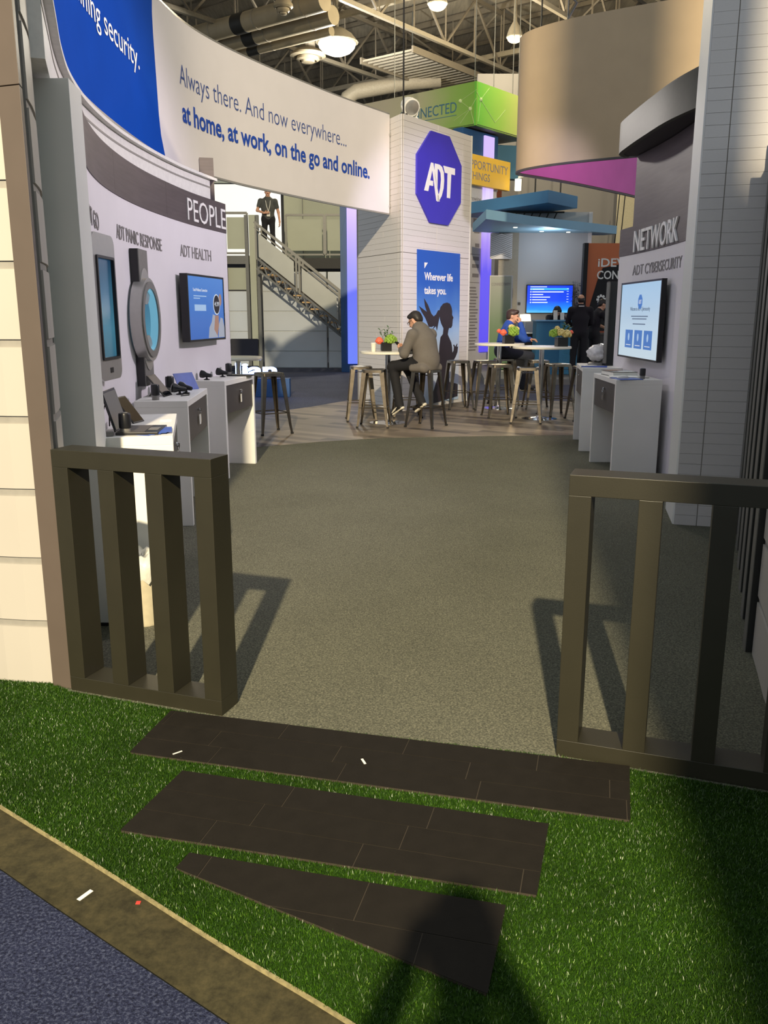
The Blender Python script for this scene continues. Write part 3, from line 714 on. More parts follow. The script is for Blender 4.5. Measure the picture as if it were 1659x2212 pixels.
def keys(c, bk, zc, label, tagmat='paper'):
    o = c-bk*.016
    root = thing('key_ring', label, 'keys', (o.x, o.y, zc-.02))
    MB().tube([(o.x+.0, o.y+.018*math.cos(a), zc-.018+.018*math.sin(a)) for a in np.linspace(0, 2*PI, 13)], .0022, 5).build('ring', 'chrome', root)
    MB().box((o.x, o.y, zc-.005), (.016, .004, .02)).build('key', 'chrome', root)
    MB().box((o.x, o.y+.012, zc-.07), (.003, .03, .06), rz=.1).build('key', 'chrome', root)
    MB().box((o.x-.002, o.y-.014, zc-.075), (.004, .034, .075), rz=-.1).build('fob', tagmat, root)
c1 = counter('white counter nearest the left gate carrying the laptop', (-1.06, 4.275), (-1.275, 5.27), .35, -1)
c2 = counter('white counter below the giant watch on the left wall', (-1.385, 6.05), (-1.462, 7.13), .37, -1)
c3 = counter('white counter below the health screen', (-1.455, 7.875), (-1.315, 8.75), .33, -1)
r1 = counter('white counter below the cybersecurity screen', (2.125, 7.9), (2.145, 8.85), .42, +1, top=.915)
r2 = counter('white counter at the far end of the network wall', (2.19, 9.55), (2.33, 10.5), .42, +1, top=.925)
keys(c1[5], c1[2], c1[6], 'bunch of keys hanging from the laptop counter lock')
keys(c2[5], c2[2], c2[6], 'key with white tag hanging under the watch counter')
keys(c3[5], c3[2], c3[6], 'key with white fob on the health counter')
keys(r1[5], r1[2], r1[6], 'silver key in the lock of the network counter', 'chrome')
def on_counter(c, u, b, z=None):
    p = c[3]+c[1]*u+c[2]*b; return (p.x, p.y, z if z is not None else .905)
# ---- device shapes
def smart_can(p, label, s=1.0, lower='grey_plastic'):
    root = thing('smart_speaker', label, 'speaker', p)
    MB().lathe([(.030*s, 0), (.030*s, .04*s), (.029*s, .042*s)], p, 20).build('base', lower, root, smooth=True)
    MB().lathe([(.033*s, .040*s), (.036*s, .043*s), (.036*s, .118*s), (.032*s, .128*s), (.02*s, .130*s)], p, 20).build('body', 'black', root, smooth=True)
    MB().lathe([(.02*s, .128*s), (.02*s, .1325*s), (.017*s, .1335*s)], p, 16).build('button', 'grey_plastic', root, smooth=True)
def bullet_cam(p, ang, label):
    root = thing('tabletop_camera', label, 'camera', p)
    MB().lathe([(.028, 0), (.028, .006), (.01, .012), (.008, .03)], p, 16).build('stand', 'black', root, smooth=True)
    rt = Matrix.Rotation(ang, 4, 'Z') @ Matrix.Rotation(R(80), 4, 'Y')
    MB().lathe([(.014, -.05), (.018, -.03), (.02, .0), (.034, .03), (.036, .055), (.03, .06)], (p[0], p[1], p[2]+.045), 18, rot=rt).build('body', 'black', root, smooth=True)
    e = rt.to_3x3() @ Vector((0, 0, .06)); MB().lathe([(.024, 0), (.02, .004), (.008, .005)], Vector((p[0], p[1], p[2]+.045))+e, 14, rot=rt).build('lens', 'screen_black', root, smooth=True)
def slab_at(p, size, yaw, pitch, mat, name, label, cat, screen=None, th=.009, stand=None):
    """tablet/booklet leaning: size (w,h); bottom edge centre at p, facing yaw, leaning back by pitch"""
    root = thing(name, label, cat, p, yaw)
    rt = Matrix.Rotation(-pitch, 4, 'X')
    def loc(x, y, z): return rt.to_3x3() @ Vector((x, y, z))
    mb = MB(); mb.box(loc(0, 0, size[1]/2), (size[0], th, size[1]), rot=rt); mb.build('body', mat, root, bevel=.003, local=True)
    if screen:
        mb = MB(); mb.box(loc(0, -th/2-.0006, size[1]/2), (size[0]*.9, .0012, size[1]*.9), rot=rt); mb.build('screen', screen, root, local=True)
    if stand:
        q = loc(0, th/2, size[1]*.55)
        MB().bar(q, (0, q.y+.07, .002), .05, .006).build('stand', stand, root, local=True)
    return root
# ---- laptop on c1
u = Vector((c1[1].x, c1[1].y, 0)); yaw = math.atan2(u.y, u.x)
M['laptop_screen'] = pm('laptop_screen_off', (70, 72, 78), .15, var=.2, scale=6)
p = on_counter(c1, .22, .26)
lp = thing('laptop', 'open black laptop on the counter nearest the gate', 'laptop', p, math.atan2(c1[2].y, c1[2].x)-PI/2-.12)   # local +y = away from wall side
MB().box((0, -.10, .008), (.30, .21, .014)).build('keyboard_base', 'black', lp, bevel=.002, local=True)
MB().box((0, -.085, .0155), (.26, .10, .002)).build('keyboard', 'drawer', lp, local=True)
MB().box((0, -.165, .0155), (.09, .05, .0015)).build('touchpad', 'grey_plastic', lp, local=True)
rt = Matrix.Rotation(R(-16), 4, 'X'); q = rt.to_3x3() @ Vector((0, 0, .105))
ld = MB().box((q.x, q.y+.005, q.z+.016), (.30, .007, .21), rot=rt).build('lid', 'black', lp, bevel=.002, local=True)
MB().box((q.x, q.y-.0005, q.z+.016), (.278, .0045, .188), rot=rt).build('screen', 'laptop_screen', ld, local=True)
smart_can(on_counter(c1, .10, .235), 'black round speaker in front of the laptop', .85)
slab_at(on_counter(c1, .60, .20), (.13, .18), math.atan2(c1[2].y, c1[2].x)-PI/2-.4, R(38), 'black', 'tablet', 'black tablet leaning back behind the laptop', 'tablet', 'screen_black', stand='silver')
for k in range(5):
    q = on_counter(c1, .14+.012*k, .115-.014*k, .906+.0022*k)
    lb = ('lowest', 'second lowest', 'middle', 'second highest', 'topmost')[k]
    tag(MB().box(q, (.10, .20, .0018), rz=yaw+PI/2-.5+.13*k).build('brochure', 'brochure'), lb+' blue brochure of the fan beside the laptop', 'brochure', 'fanned blue brochures')
q = on_counter(c1, .055, .315)
hub = thing('power_adapter', 'small grey power adapter by the laptop', 'adapter', q)
MB().box((q[0], q[1], q[2]+.012), (.05, .035, .022), rz=.2).build('body', 'grey_plastic', hub, bevel=.003)
MB().tube([(q[0], q[1], .92), (q[0]-.05, q[1]+.04, .93), (q[0]-.06, q[1]+.10, .99), (q[0]-.05, q[1]+.14, 1.05), (q[0]-.045, q[1]+.18, 1.0), (q[0]-.055, q[1]+.2, .93)], .0035, 6).build('cable', 'black', hub, smooth=True)
for k in range(4):
    tag(MB().box(on_counter(c1, .60+.035*k, .055, .9055), (.065, .012, .0012), rz=yaw+PI/2).build('label_strip', 'paper'), ('nearest', 'second', 'third', 'furthest')[k]+' white strip from the laptop on its counter edge', 'sticker', 'row of white sticker strips')
# ---- devices on c2
yaw2 = math.atan2(c2[1].y, c2[1].x)
smart_can(on_counter(c2, .09, .235), 'black round speaker at the near edge of the watch counter', .85)
smart_can(on_counter(c2, .72, .24), 'black round speaker at the back of the watch counter', .95)
slab_at(on_counter(c2, .40, .20), (.18, .20), math.atan2(c2[2].y, c2[2].x)-PI/2-.15, R(40), 'black', 'tablet', 'thin silver tablet propped on the watch counter', 'tablet', 'screen_black', stand='silver')
bullet_cam(on_counter(c2, .50, .13), R(200), 'black tabletop camera lying beside the propped tablet')
bullet_cam(on_counter(c2, .62, .10), R(160), 'black tabletop camera before the blue booklet')
slab_at(on_counter(c2, .93, .12), (.22, .15), math.atan2(c2[2].y, c2[2].x)-PI/2-.6, R(28), 'brochure', 'booklet_stand', 'blue booklet display at the far end of the watch counter', 'booklet', th=.006, stand='brochure')
tag(MB().tube([on_counter(c2, .36, .10, .909), on_counter(c2, .42, .05, .909), on_counter(c2, .52, .06, .909), on_counter(c2, .55, .12, .909)], .004, 6).build('cable', 'black', smooth=True), 'thin dark cable looping on the watch counter', 'cable')
# ---- devices on c3
bullet_cam(on_counter(c3, .14, .22), R(170), 'black tabletop camera at the near end of the health counter')
bullet_cam(on_counter(c3, .52, .20), R(170), 'black tabletop camera in the middle of the health counter')
smart_can(on_counter(c3, .76, .22), 'black round speaker at the far end of the health counter', .9)
tag(MB().box(on_counter(c3, .72, .08, .911), (.17, .24, .012), rz=math.atan2(c3[1].y, c3[1].x)).build('tablet', 'black', bevel=.003), 'flat dark tablet lying on the health counter', 'tablet')

# ================================================================ WALL DISPLAYS LEFT
# giant phone
def wmap(s0, off): return W.mapper(s0, off, 0)
sA, sB = .70, 1.50
# panel is flat: build on the chord at the middle of the span
def flat_frame(cv, s0, s1, off):
    a = Vector(cv.at(s0, off)); b = Vector(cv.at(s1, off)); d = Vector((b.x-a.x, b.y-a.y, 0)); L = d.length; d.normalize()
    return plane_map((a.x, a.y), d, 0), L
def rrect(u0, u1, v0, v1, r, n=6):
    pts = []
    for cx, cy, a0 in ((u1-r, v1-r, 0), (u0+r, v1-r, 90), (u0+r, v0+r, 180), (u1-r, v0+r, 270)):
        for k in range(n+1):
            a = R(a0+90*k/n); pts.append((cx+r*math.cos(a), cy+r*math.sin(a)))
    return pts
def ringplate(outer, inner, mat, parent, mp, w0, w1, name):
    n = len(outer); mb = MB(); vs = []
    for ww in (w0, w1): vs += [mp(p[0], p[1], ww) for p in outer]+[mp(p[0], p[1], ww) for p in inner]
    fs = []
    for i in range(n):
        j = (i+1) % n
        fs += [(i, j, n+j, n+i), (2*n+i, 3*n+i, 3*n+j, 2*n+j), (i, 2*n+i, 2*n+j, j), (n+i, n+j, 3*n+j, 3*n+i)]
    mb.add(vs, fs); return mb.build(name, mat, parent, smooth=True)
def solidplate(outer, mat, parent, mp, w0, w1, name):
    n = len(outer); vs = [mp(p[0], p[1], w0) for p in outer]+[mp(p[0], p[1], w1) for p in outer]
    fs = [tuple(range(n-1, -1, -1)), tuple(range(n, 2*n))]+[(i, (i+1) % n, n+(i+1) % n, n+i) for i in range(n)]
    return MB().add(vs, fs).build(name, mat, parent, smooth=True)
M['teal_screen'] = grad('teal_screen_picture', [(0, (34, 84, 112)), (.45, (70, 132, 156)), (1, (26, 62, 96))], 2, 0, .75, .2, emit=.75)
pa = (-1.60, 4.83); pb = (-1.602, 5.23); mpf = plane_map(pa, (pb[0]-pa[0], pb[1]-pa[1]), 0); Lp = math.dist(pa, pb)
p0 = mpf(Lp/2, 0, 0); ph = thing('giant_phone_display', 'giant silver framed phone display below the lettering ADT GO', 'display', (p0[0], p0[1], 1.13))
ou = rrect(0, Lp, 1.13, 1.94, .06); inn = rrect(.045, Lp-.04, 1.245, 1.82, .01)
solidplate(rrect(.01, Lp-.01, 1.14, 1.93, .06), 'black', ph, mpf, -.04, .008, 'back_box')
ringplate(ou, inn, 'silver', ph, mpf, .008, .022, 'frame')
solidplate(rrect(.045, Lp-.04, 1.245, 1.82, .01), 'teal_screen', ph, mpf, .009, .012, 'screen')
ringplate(rrect(.045, Lp-.04, 1.245, 1.82, .01), rrect(.06, Lp-.055, 1.26, 1.805, .01), 'black', ph, mpf, .012, .032, 'bezel')
MB().box(mpf(Lp/2, 1.185, .023), (.004, .05, .03)).build('home_button', 'black', ph)
# giant watch
mpw, Lw = flat_frame(W, 2.10, 2.60, .012)
p0 = mpw(Lw/2, 0, 0); wt = thing('giant_watch_display', 'giant grey watch with round teal screen below ADT PANIC RESPONSE', 'display', (p0[0], p0[1], .98))
cu0 = Lw/2
for z0, z1, a0 in ((1.66, 1.96, 0), (.98, 1.27, 0)):
    solidplate([(cu0-.13, z0), (cu0+.13, z0), (cu0+.13, z1), (cu0-.13, z1)], 'black', wt, mpw, -.01, .045, 'strap_core')
    solidplate([(cu0-.128, z0), (cu0+.128, z0), (cu0+.128, z1), (cu0-.128, z1)], 'grey_plastic', wt, mpw, .045, .052, 'strap')
circ = lambda r, n=40: [(cu0+r*math.cos(2*PI*k/n), 1.46+r*math.sin(2*PI*k/n)) for k in range(n)]
for zc, rr in ((1.70, .13), (1.22, .13)):
    solidplate([(cu0+rr*math.cos(2*PI*k/24), zc+rr*math.sin(2*PI*k/24)) for k in range(24)], 'silver', wt, mpw, .045, .058, 'lug')
ringplate(circ(.30), circ(.225), 'silver', wt, mpw, .005, .085, 'case_ring')
ringplate(circ(.275), circ(.225), 'grey_plastic', wt, mpw, .085, .095, 'bezel')
solidplate(circ(.235), 'teal_screen', wt, mpw, .012, .03, 'screen')
mid = mpw(cu0, 1.46, .062); M['teal_lit'] = em('teal_lit_ring', (110, 170, 196), .9)
ringplate(circ(.226), circ(.212), 'teal_lit', wt, mpw, .03, .084, 'lit_rim')
# TV of the health station
def tv(mp, L, z0, z1, label, screen, bez=.018, th=.06, gap=.02, name='wall_screen'):
    p0 = mp(L/2, 0, 0); root = thing(name, label, 'screen', (p0[0], p0[1], z0))
    solidplate([(0, z0), (L, z0), (L, z1), (0, z1)], 'black', root, mp, gap, gap+th, 'housing')
    ringplate([(0, z0), (L, z0), (L, z1), (0, z1)], [(bez, z0+bez), (L-bez, z0+bez), (L-bez, z1-bez), (bez, z1-bez)], 'black', root, mp, gap+th, gap+th+.008, 'bezel')
    solidplate([(bez, z0+bez), (L-bez, z0+bez), (L-bez, z1-bez), (bez, z1-bez)], screen, root, mp, gap+th, gap+th+.003, 'screen')
    solidplate([(L*.3, (z0+z1)/2-.1), (L*.7, (z0+z1)/2-.1), (L*.7, (z0+z1)/2+.1), (L*.3, (z0+z1)/2+.1)], 'steel', root, mp, gap-.05, gap, 'bracket')
    return root
mpt, Lt = flat_frame(W, 3.46, 4.44, .012)
M['health_screen'] = grad('health_screen_picture', [(0, (58, 108, 196)), (1, (86, 142, 222))], 2, 0, .58, .2, emit=.8)
M['lit_white'] = em('lit_white', (226, 232, 242), .8); M['lit_pale'] = em('lit_pale_blue', (170, 200, 236), .85)
M['lit_skin'] = em('lit_skin', (196, 150, 130), .6); M['lit_dark'] = em('lit_dark', (38, 32, 44), .5); M['lit_grey'] = em('lit_grey', (176, 182, 198), .75)
th_ = tv(mpt, Lt, 1.262, 1.845, 'wall screen showing a watch reading 4 39 below ADT HEALTH', 'health_screen')
sm = lambda u, v, w_: mpt(u, v, .0832+w_)
text('Total Wellness Connection', 'lit_white', th_, lambda u, v, w_: sm(.14+u, 1.70+v, w_), .026, .37, .001, name='screen_print')
for k, (wd, zz) in enumerate(((.33, 1.655), (.16, 1.635))): rect(sm, .15, .15+wd, zz, zz+.009, 'lit_pale', th_, .001, 'screen_print')
rect(sm, .165, .46, 1.53, 1.585, 'lit_pale', th_, .001, 'screen_print')
flat([(.50, 1.285), (.53, 1.38), (.60, 1.43), (.64, 1.50), (.70, 1.49), (.70, 1.42), (.74, 1.36), (.76, 1.285)], 'lit_grey', th_, sm, .001, 'screen_print')
flat([(.78, 1.285), (.80, 1.40), (.86, 1.47), (.92, 1.46), (.96, 1.38), (.98, 1.30), (.975, 1.285)], 'lit_grey', th_, sm, .001, 'screen_print')
flat([(.66, 1.36), (.70, 1.49), (.80, 1.49), (.80, 1.40), (.75, 1.30)], 'lit_skin', th_, sm, .0014, 'screen_print')
flat([(.755+.095*math.cos(a), 1.59+.095*math.sin(a)) for a in np.linspace(0, 2*PI, 25)[:-1]], 'lit_white', th_, sm, .0018, 'screen_print')
flat([(.755+.085*math.cos(a), 1.59+.085*math.sin(a)) for a in np.linspace(0, 2*PI, 25)[:-1]], 'lit_dark', th_, sm, .0024, 'screen_print')
flat([(.865+.035*math.cos(a), 1.635+.055*math.sin(a)) for a in np.linspace(0, 2*PI, 15)[:-1]], 'lit_skin', th_, sm, .0016, 'screen_print')
text('4:39', 'lit_white', th_, lambda u, v, w_: sm(.69+u, 1.575+v, .0025+w_), .04, .13, .001, name='screen_print')
# TV of the network station
def nmap():
    a = (2.525, 9.42); b = (2.53, 8.07); d = Vector((b[0]-a[0], b[1]-a[1], 0)); L = d.length
    return plane_map(a, d, 0), L
mpn, Ln = nmap()
M['net_screen'] = grad('network_screen_picture', [(0, (206, 226, 238)), (.6, (190, 214, 234)), (1, (170, 204, 230))], 2, 0, .75, .2, emit=.82)
tn = tv(mpn, Ln, 1.06, 1.82, 'wall screen with white login page below ADT CYBERSECURITY', 'net_screen', gap=-.05, th=.04)
sm2 = lambda u, v, w_: mpn(u, v, -.0065+w_)
M['lit_blue'] = em('lit_blue', (64, 124, 206), .75); M['lit_navy'] = em('lit_slate', (92, 112, 140), .7)
oc = [(.70+.075*math.cos(a), 1.62+.075*math.sin(a)) for a in np.linspace(PI/8, 2*PI+PI/8, 9)[:-1]]
flat(oc, 'lit_blue', tn, sm2, .001, 'screen_print')
text('ADT', 'lit_white', tn, lambda u, v, w_: sm2(.70+u, 1.60+v, .001+w_), .04, .09, .001, name='screen_print', center=True)
text('Welcome to ADT Cybersecurity', 'lit_navy', tn, lambda u, v, w_: sm2(.70+u, 1.535+v, w_), .038, .66, .001, name='screen_print', center=True)
for zz, wd in ((1.475, .56), (1.45, .48), (1.40, .42)): rect(sm2, .70-wd/2, .70+wd/2, zz, zz+.010, 'lit_navy', tn, .001, 'screen_print')
for k in range(3):
    u0 = .25+k*.32; rect(sm2, u0, u0+.26, 1.165, 1.345, 'lit_blue', tn, .001, 'screen_print')
    flat([(u0+.125+.028*math.cos(a), 1.275+.04*math.sin(a)) for a in np.linspace(0, 2*PI, 9)[:-1]], 'lit_pale', tn, sm2, .0016, 'screen_print')
    rect(sm2, u0+.04, u0+.21, 1.19, 1.198, 'lit_white', tn, .0016, 'screen_print')
# edge-on black screen beyond the end of the wall
root = thing('upright_screen', 'black upright screen seen edge on at the end of the network wall', 'screen', (2.66, 10.1, .925))
MB().box((2.585, 10.02, 1.40), (.10, .06, .92), rz=.3).build('housing', 'black', root, bevel=.004)
MB().box((2.535, 9.99, 1.40), (.012, .062, .90), rz=.3).build('edge_trim', 'grey_plastic', root)
MB().box((2.59, 10.05, .935), (.16, .2, .02), rz=.3).build('foot', 'black', root)

# ================================================================ ITEMS ON THE RIGHT COUNTERS
def R1(u, b, z): p = r1[3]+r1[1]*u+r1[2]*b; return (p.x, p.y, z)
def R2(u, b, z): p = r2[3]+r2[1]*u+r2[2]*b; return (p.x, p.y, z)
smart_can(R1(.13, .27, .915), 'black round speaker under the cybersecurity screen', .75)
bk_ = thing('catalogue', 'thick grey catalogue lying at the back of the network counter', 'book', R1(.60, .17, .915), R(95))
MB().box((0, 0, .022), (.34, .24, .036)).build('pages', 'paper', bk_, bevel=.004, local=True)
MB().box((0, 0, .042), (.345, .245, .004)).build('cover', 'grey_plastic', bk_, local=True)
MB().box((0, .0, .002), (.345, .245, .004)).build('cover', 'drawer', bk_, local=True)
MB().box((.09, .03, .0455), (.12, .15, .002), rz=.2).build('cover_picture', pm('cover_print', (150, 110, 84), .4, var=.4, scale=14), bk_, local=True)
MB().box((-.1, -.03, .0455), (.12, .14, .002), rz=-.1).build('cover_sheet', 'paper', bk_, local=True)
tag(MB().box(R1(.30, .14, .922), (.2, .26, .012), rz=R(80)).build('notepad', 'paper', bevel=.002), 'cream notepad on the network counter', 'notepad')
tag(MB().box(R1(.12, .12, .918), (.22, .26, .006), rz=R(8)).build('mouse_mat', 'brochure', bevel=.002), 'blue mat at the near edge of the network counter', 'mat')
mo = thing('computer_mouse', 'white mouse on the blue mat', 'mouse', R1(.13, .09, .921))
MB().ball(R1(.13, .09, .924), (.06, .035, .028), 14, 8, rot=Matrix.Rotation(.2, 4, 'Z')).build('shell', 'paper', mo, smooth='all')
tag(MB().box(R1(.28, .27, .9175), (.13, .2, .004), rz=R(70)).build('leaflet', 'silver'), 'pale grey leaflet beside the notepad', 'leaflet')
tag(MB().box(R2(.20, .14, .93), (.2, .28, .008), rz=R(75)).build('tray', 'brochure', bevel=.002), 'flat blue tray on the far network counter', 'tray')
tag(MB().box(R2(.24, .08, .9375), (.16, .1, .007), rz=R(20)).build('notepad', 'paper'), 'cream notepad on the blue tray of the far counter', 'notepad')
# crumpled plastic-wrapped ball on a stand
ob = thing('wrapped_bundle', 'crumpled white plastic bundle on the far network counter', 'bundle', R2(.62, .22, .925))
mb = MB(); c0 = Vector(R2(.62, .22, 1.06)); n, kk = 26, 16; vs = []
for i in range(kk+1):
    t = PI*i/kk
    for j in range(n):
        a = 2*PI*j/n; r = .115*(1+.06*math.sin(9*t+3*math.sin(a*3))+.05*math.sin(a*5+t*4)); vs.append(c0+Vector((r*1.15*math.sin(t)*math.cos(a), r*1.15*math.sin(t)*math.sin(a), r*.85*math.cos(t))))
mb.add(vs, [(i*n+j, i*n+(j+1) % n, (i+1)*n+(j+1) % n, (i+1)*n+j) for i in range(kk) for j in range(n)]); mb.build('plastic_wrap', pm('crumpled_plastic', (206, 204, 204), .3, var=.15, scale=30, bump=.6, bscale=25), ob, smooth='all')
MB().lathe([(.12, 0), (.12, .015), (.10, .03)], R2(.62, .22, .927), 20).build('stand', 'grey_plastic', ob, smooth=True)
# waste bin behind the left gate
wb = thing('waste_bin', 'cream waste bin with crumpled liner behind the left gate', 'bin', (-1.2, 4.06, 0))
MB().lathe([(.085, 0), (.09, .01), (.115, .30), (.118, .31), (.11, .31), (.085, .02)], (-1.2, 4.06, 0), 24).build('bin_body', pm('cream_bin', (206, 196, 168), .35), wb, smooth=True)
mb = MB(); n = 30; vs = []
for i, (r, z) in enumerate(((.118, .24), (.128, .30), (.118, .335), (.09, .36), (.06, .35), (.02, .33))):
    for j in range(n):
        a = 2*PI*j/n; rr = r*(1+.08*math.sin(j*2.3+i)+.05*math.sin(j*5.1)); vs.append((-1.2+rr*math.cos(a), 4.06+rr*math.sin(a), z+.012*math.sin(j*3.7+i*2)))
mb.add(vs, [(i*n+j, i*n+(j+1) % n, (i+1)*n+(j+1) % n, (i+1)*n+j) for i in range(5) for j in range(n)]+[tuple(range(5*n, 6*n))]); mb.build('bin_liner', pm('bin_liner', (206, 206, 196), .35, var=.1, scale=30, bump=.4, bscale=30), wb, smooth='all')

# ================================================================ STOOLS, TABLES, FLOWERS
def make_stool():
    r = empty('bar_stool')
    def sq(h, r_, z, n=5):
        return [(x, y, z) for x, y in [(p[0], p[1]) for p in rrect(-h, h, -h, h, r_, n)]]
    mb = MB(); rings = [sq(.118, .03, .768), sq(.128, .035, .772), sq(.148, .045, .776), sq(.155, .05, .770), sq(.157, .05, .735), sq(.152, .048, .735), sq(.150, .046, .762), sq(.02, .01, .758)]
    n = len(rings[0]); vs = [p for q in rings for p in q]
    fs = [(i*n+j, i*n+(j+1) % n, (i+1)*n+(j+1) % n, (i+1)*n+j) for i in range(len(rings)-1) for j in range(n)]
    fs += [tuple(range(n)), tuple(range((len(rings)-1)*n, len(rings)*n))]
    mb.add(vs, fs); mb.build('seat', 'gun', r, smooth=True, local=True)
    for sx, sy in ((-1, -1), (1, -1), (1, 1), (-1, 1)):
        # folded-sheet leg: L section that tapers to the foot
        def sec(c, z, w_, t): # corner outwards
            x, y = c*sx, c*sy
            return [(x, y, z), (x-w_*sx, y, z), (x-w_*sx, y-t*sy, z), (x-t*sx*1.4, y-t*sy*1.4, z), (x-t*sx, y-w_*sy, z), (x, y-w_*sy, z)]
        S_ = [sec(.150, .745, .060, .014), sec(.166, .55, .052, .013), sec(.205, .12, .032, .012), sec(.216, .02, .026, .012)]
        vs = [p for q in S_ for p in q]; fs = [(i*6+j, i*6+(j+1) % 6, (i+1)*6+(j+1) % 6, (i+1)*6+j) for i in range(3) for j in range(6)]+[(5, 4, 3, 2, 1, 0), (18, 19, 20, 21, 22, 23)]
        lg_ = MB().add(vs, fs).build('leg', 'gun', r, local=True)
        MB().box((.208*sx, .208*sy, .011), (.03, .03, .022)).build('foot_cap', 'rubber', lg_, local=True)
    for a, b in (((-1, -1), (1, -1)), ((1, -1), (1, 1)), ((1, 1), (-1, 1)), ((-1, 1), (-1, -1))):
        MB().tube([(a[0]*.186, a[1]*.186, .27), (b[0]*.186, b[1]*.186, .27)], .007, 6).build('footrest', 'gun', r, local=True, smooth=True)
    MB().bar((-.14, -.14, .70), (.14, .14, .70), .02, .006).build('brace', 'gun', r, local=True)
    MB().bar((-.14, .14, .694), (.14, -.14, .694), .02, .006).build('brace', 'gun', r, local=True)
    return r
stool0 = make_stool()
STOOLS = [(-.33, 12.42, 5, 'gunmetal bar stool furthest left at the table with the white cup'),
          (-.135, 11.72, -6, 'gunmetal bar stool in front of the table with the white cup'),
          (.575, 11.72, -31, 'gunmetal bar stool the man in the grey blazer sits on'),
          (.34, 12.86, 4, 'gunmetal bar stool half hidden behind the man in the grey blazer'),
          (1.20, 14.02, 14, 'gunmetal bar stool close to the tall blue poster'),
          (1.62, 13.95, 12, 'gunmetal bar stool just right of the poster stool'),
          (1.72, 12.86, 8, 'gunmetal bar stool before the table of the man in blue'),
          (2.02, 12.18, -10, 'frontmost gunmetal bar stool at the right hand table'),
          (2.62, 13.05, 18, 'gunmetal bar stool right of the pole of the right hand table'),
          (2.50, 14.05, 0, 'gunmetal bar stool behind the right hand table'),
          (2.90, 12.45, 6, 'gunmetal bar stool partly hidden by the far network counter'),
          (2.03, 14.62, 10, 'gunmetal bar stool under the man in the blue jacket'),
          (-1.47, 11.05, 32, 'gunmetal bar stool beside the far left counter and lit sign')]
for i, (x, y, a, lb) in enumerate(STOOLS):
    o = stool0 if i == 0 else copy_tree(stool0)
    o.location = (x, y, .001); o.rotation_euler.z = R(a); tag(o, lb, 'stool', 'gunmetal bar stools')
def bar_table(x, y, top, r_, label):
    root = thing('bar_table', label, 'table', (x, y, 0), group='white round bar tables')
    MB().lathe([(r_-.02, top-.035), (r_, top-.03), (r_, top-.006), (r_-.006, top)], (x, y, 0), 48).build('table_top', 'table', root, smooth=True)
    MB().lathe([(.036, .02), (.036, top-.035)], (x, y, 0), 20).build('pole', 'chrome', root, smooth=True)
    MB().lathe([(.26, .001), (.26, .008), (.18, .016), (.05, .03), (.036, .05)], (x, y, 0), 40).build('base', 'chrome', root, smooth=True)
    MB().lathe([(.12, top-.045), (.12, top-.035)], (x, y, 0), 20).build('mount_plate', 'steel', root)
bar_table(.055, 12.12, 1.0, .385, 'white round bar table with cup and coral flower')
bar_table(2.284, 12.6, 1.05, .42, 'white round bar table in front at the right')
bar_table(1.86, 14.05, 1.045, .40, 'white round bar table where the man in blue leans')
def cup(x, y, z, label):
    root = thing('paper_cup', label, 'cup', (x, y, z))
    MB().lathe([(.028, 0), (.036, .105)], (x, y, z), 18).build('cup_body', 'table', root, smooth=True)
    MB().lathe([(.038, .105), (.039, .112), (.034, .12), (.02, .12)], (x, y, z), 18).build('lid', 'white', root, smooth=True)
cup(-.145, 12.0, 1.0, 'white paper cup beside the coral flower')
def petal_cluster(mb, c, r_, n, seed, pw=.5):
    rnd = random.Random(seed)
    for k in range(n):
        t = math.acos(1-1.5*(k+.5)/n); a = k*2.399+rnd.uniform(-.2, .2); d = Vector((math.sin(t)*math.cos(a), math.sin(t)*math.sin(a), math.cos(t)))
        q = Vector(c)+d*r_*rnd.uniform(.85, 1.05); mb.ball(q, (r_*pw, r_*pw, r_*.22), 6, 4, rot=d.to_track_quat('Z', 'Y').to_matrix())
def rose(mb, c, r_, seed):
    rnd = random.Random(seed); mb.ball((c[0], c[1], c[2]-r_*.15), r_*.82, 12, 8)
    for ring, (rr, up, n) in enumerate(((.25, .5, 3), (.5, .35, 5), (.8, .1, 6), (1.0, -.2, 7))):
        for k in range(n):
            a = 2*PI*k/n+ring*.6; d = Vector((math.cos(a), math.sin(a), 0)); q = Vector(c)+d*r_*rr*.75+Vector((0, 0, up*r_*.6))
            ax = (d+Vector((0, 0, .5+up))).normalized(); mb.ball(q, (r_*.48, r_*.42, r_*.14), 8, 5, rot=(d*1.0+Vector((0, 0, .35-up*.3))).normalized().to_track_quat('Z', 'Y').to_matrix())
def leaf(mb, p, d, L, wd):
    p = Vector(p); d = Vector(d).normalized(); sd = d.cross(Vector((0, 0, 1)))
    if sd.length < .1: sd = Vector((1, 0, 0))
    sd.normalize(); up = sd.cross(d); vs = []
    for t, ww in ((0, .12), (.25, .8), (.55, 1), (.85, .5), (1, .03)):
        q = p+d*L*t-Vector((0, 0, 1))*L*.18*t*t; vs += [q-sd*wd*ww/2+up*wd*.12*ww, q, q+sd*wd*ww/2+up*wd*.12*ww]
    vs2 = [v-up*.0015 for v in vs]; K = len(vs); fs = []
    for i in range(4):
        for j in range(2):
            a = i*3+j; fs += [(a, a+1, a+4, a+3), (K+a, K+a+3, K+a+4, K+a+1)]
    mb.add(vs+vs2, fs)
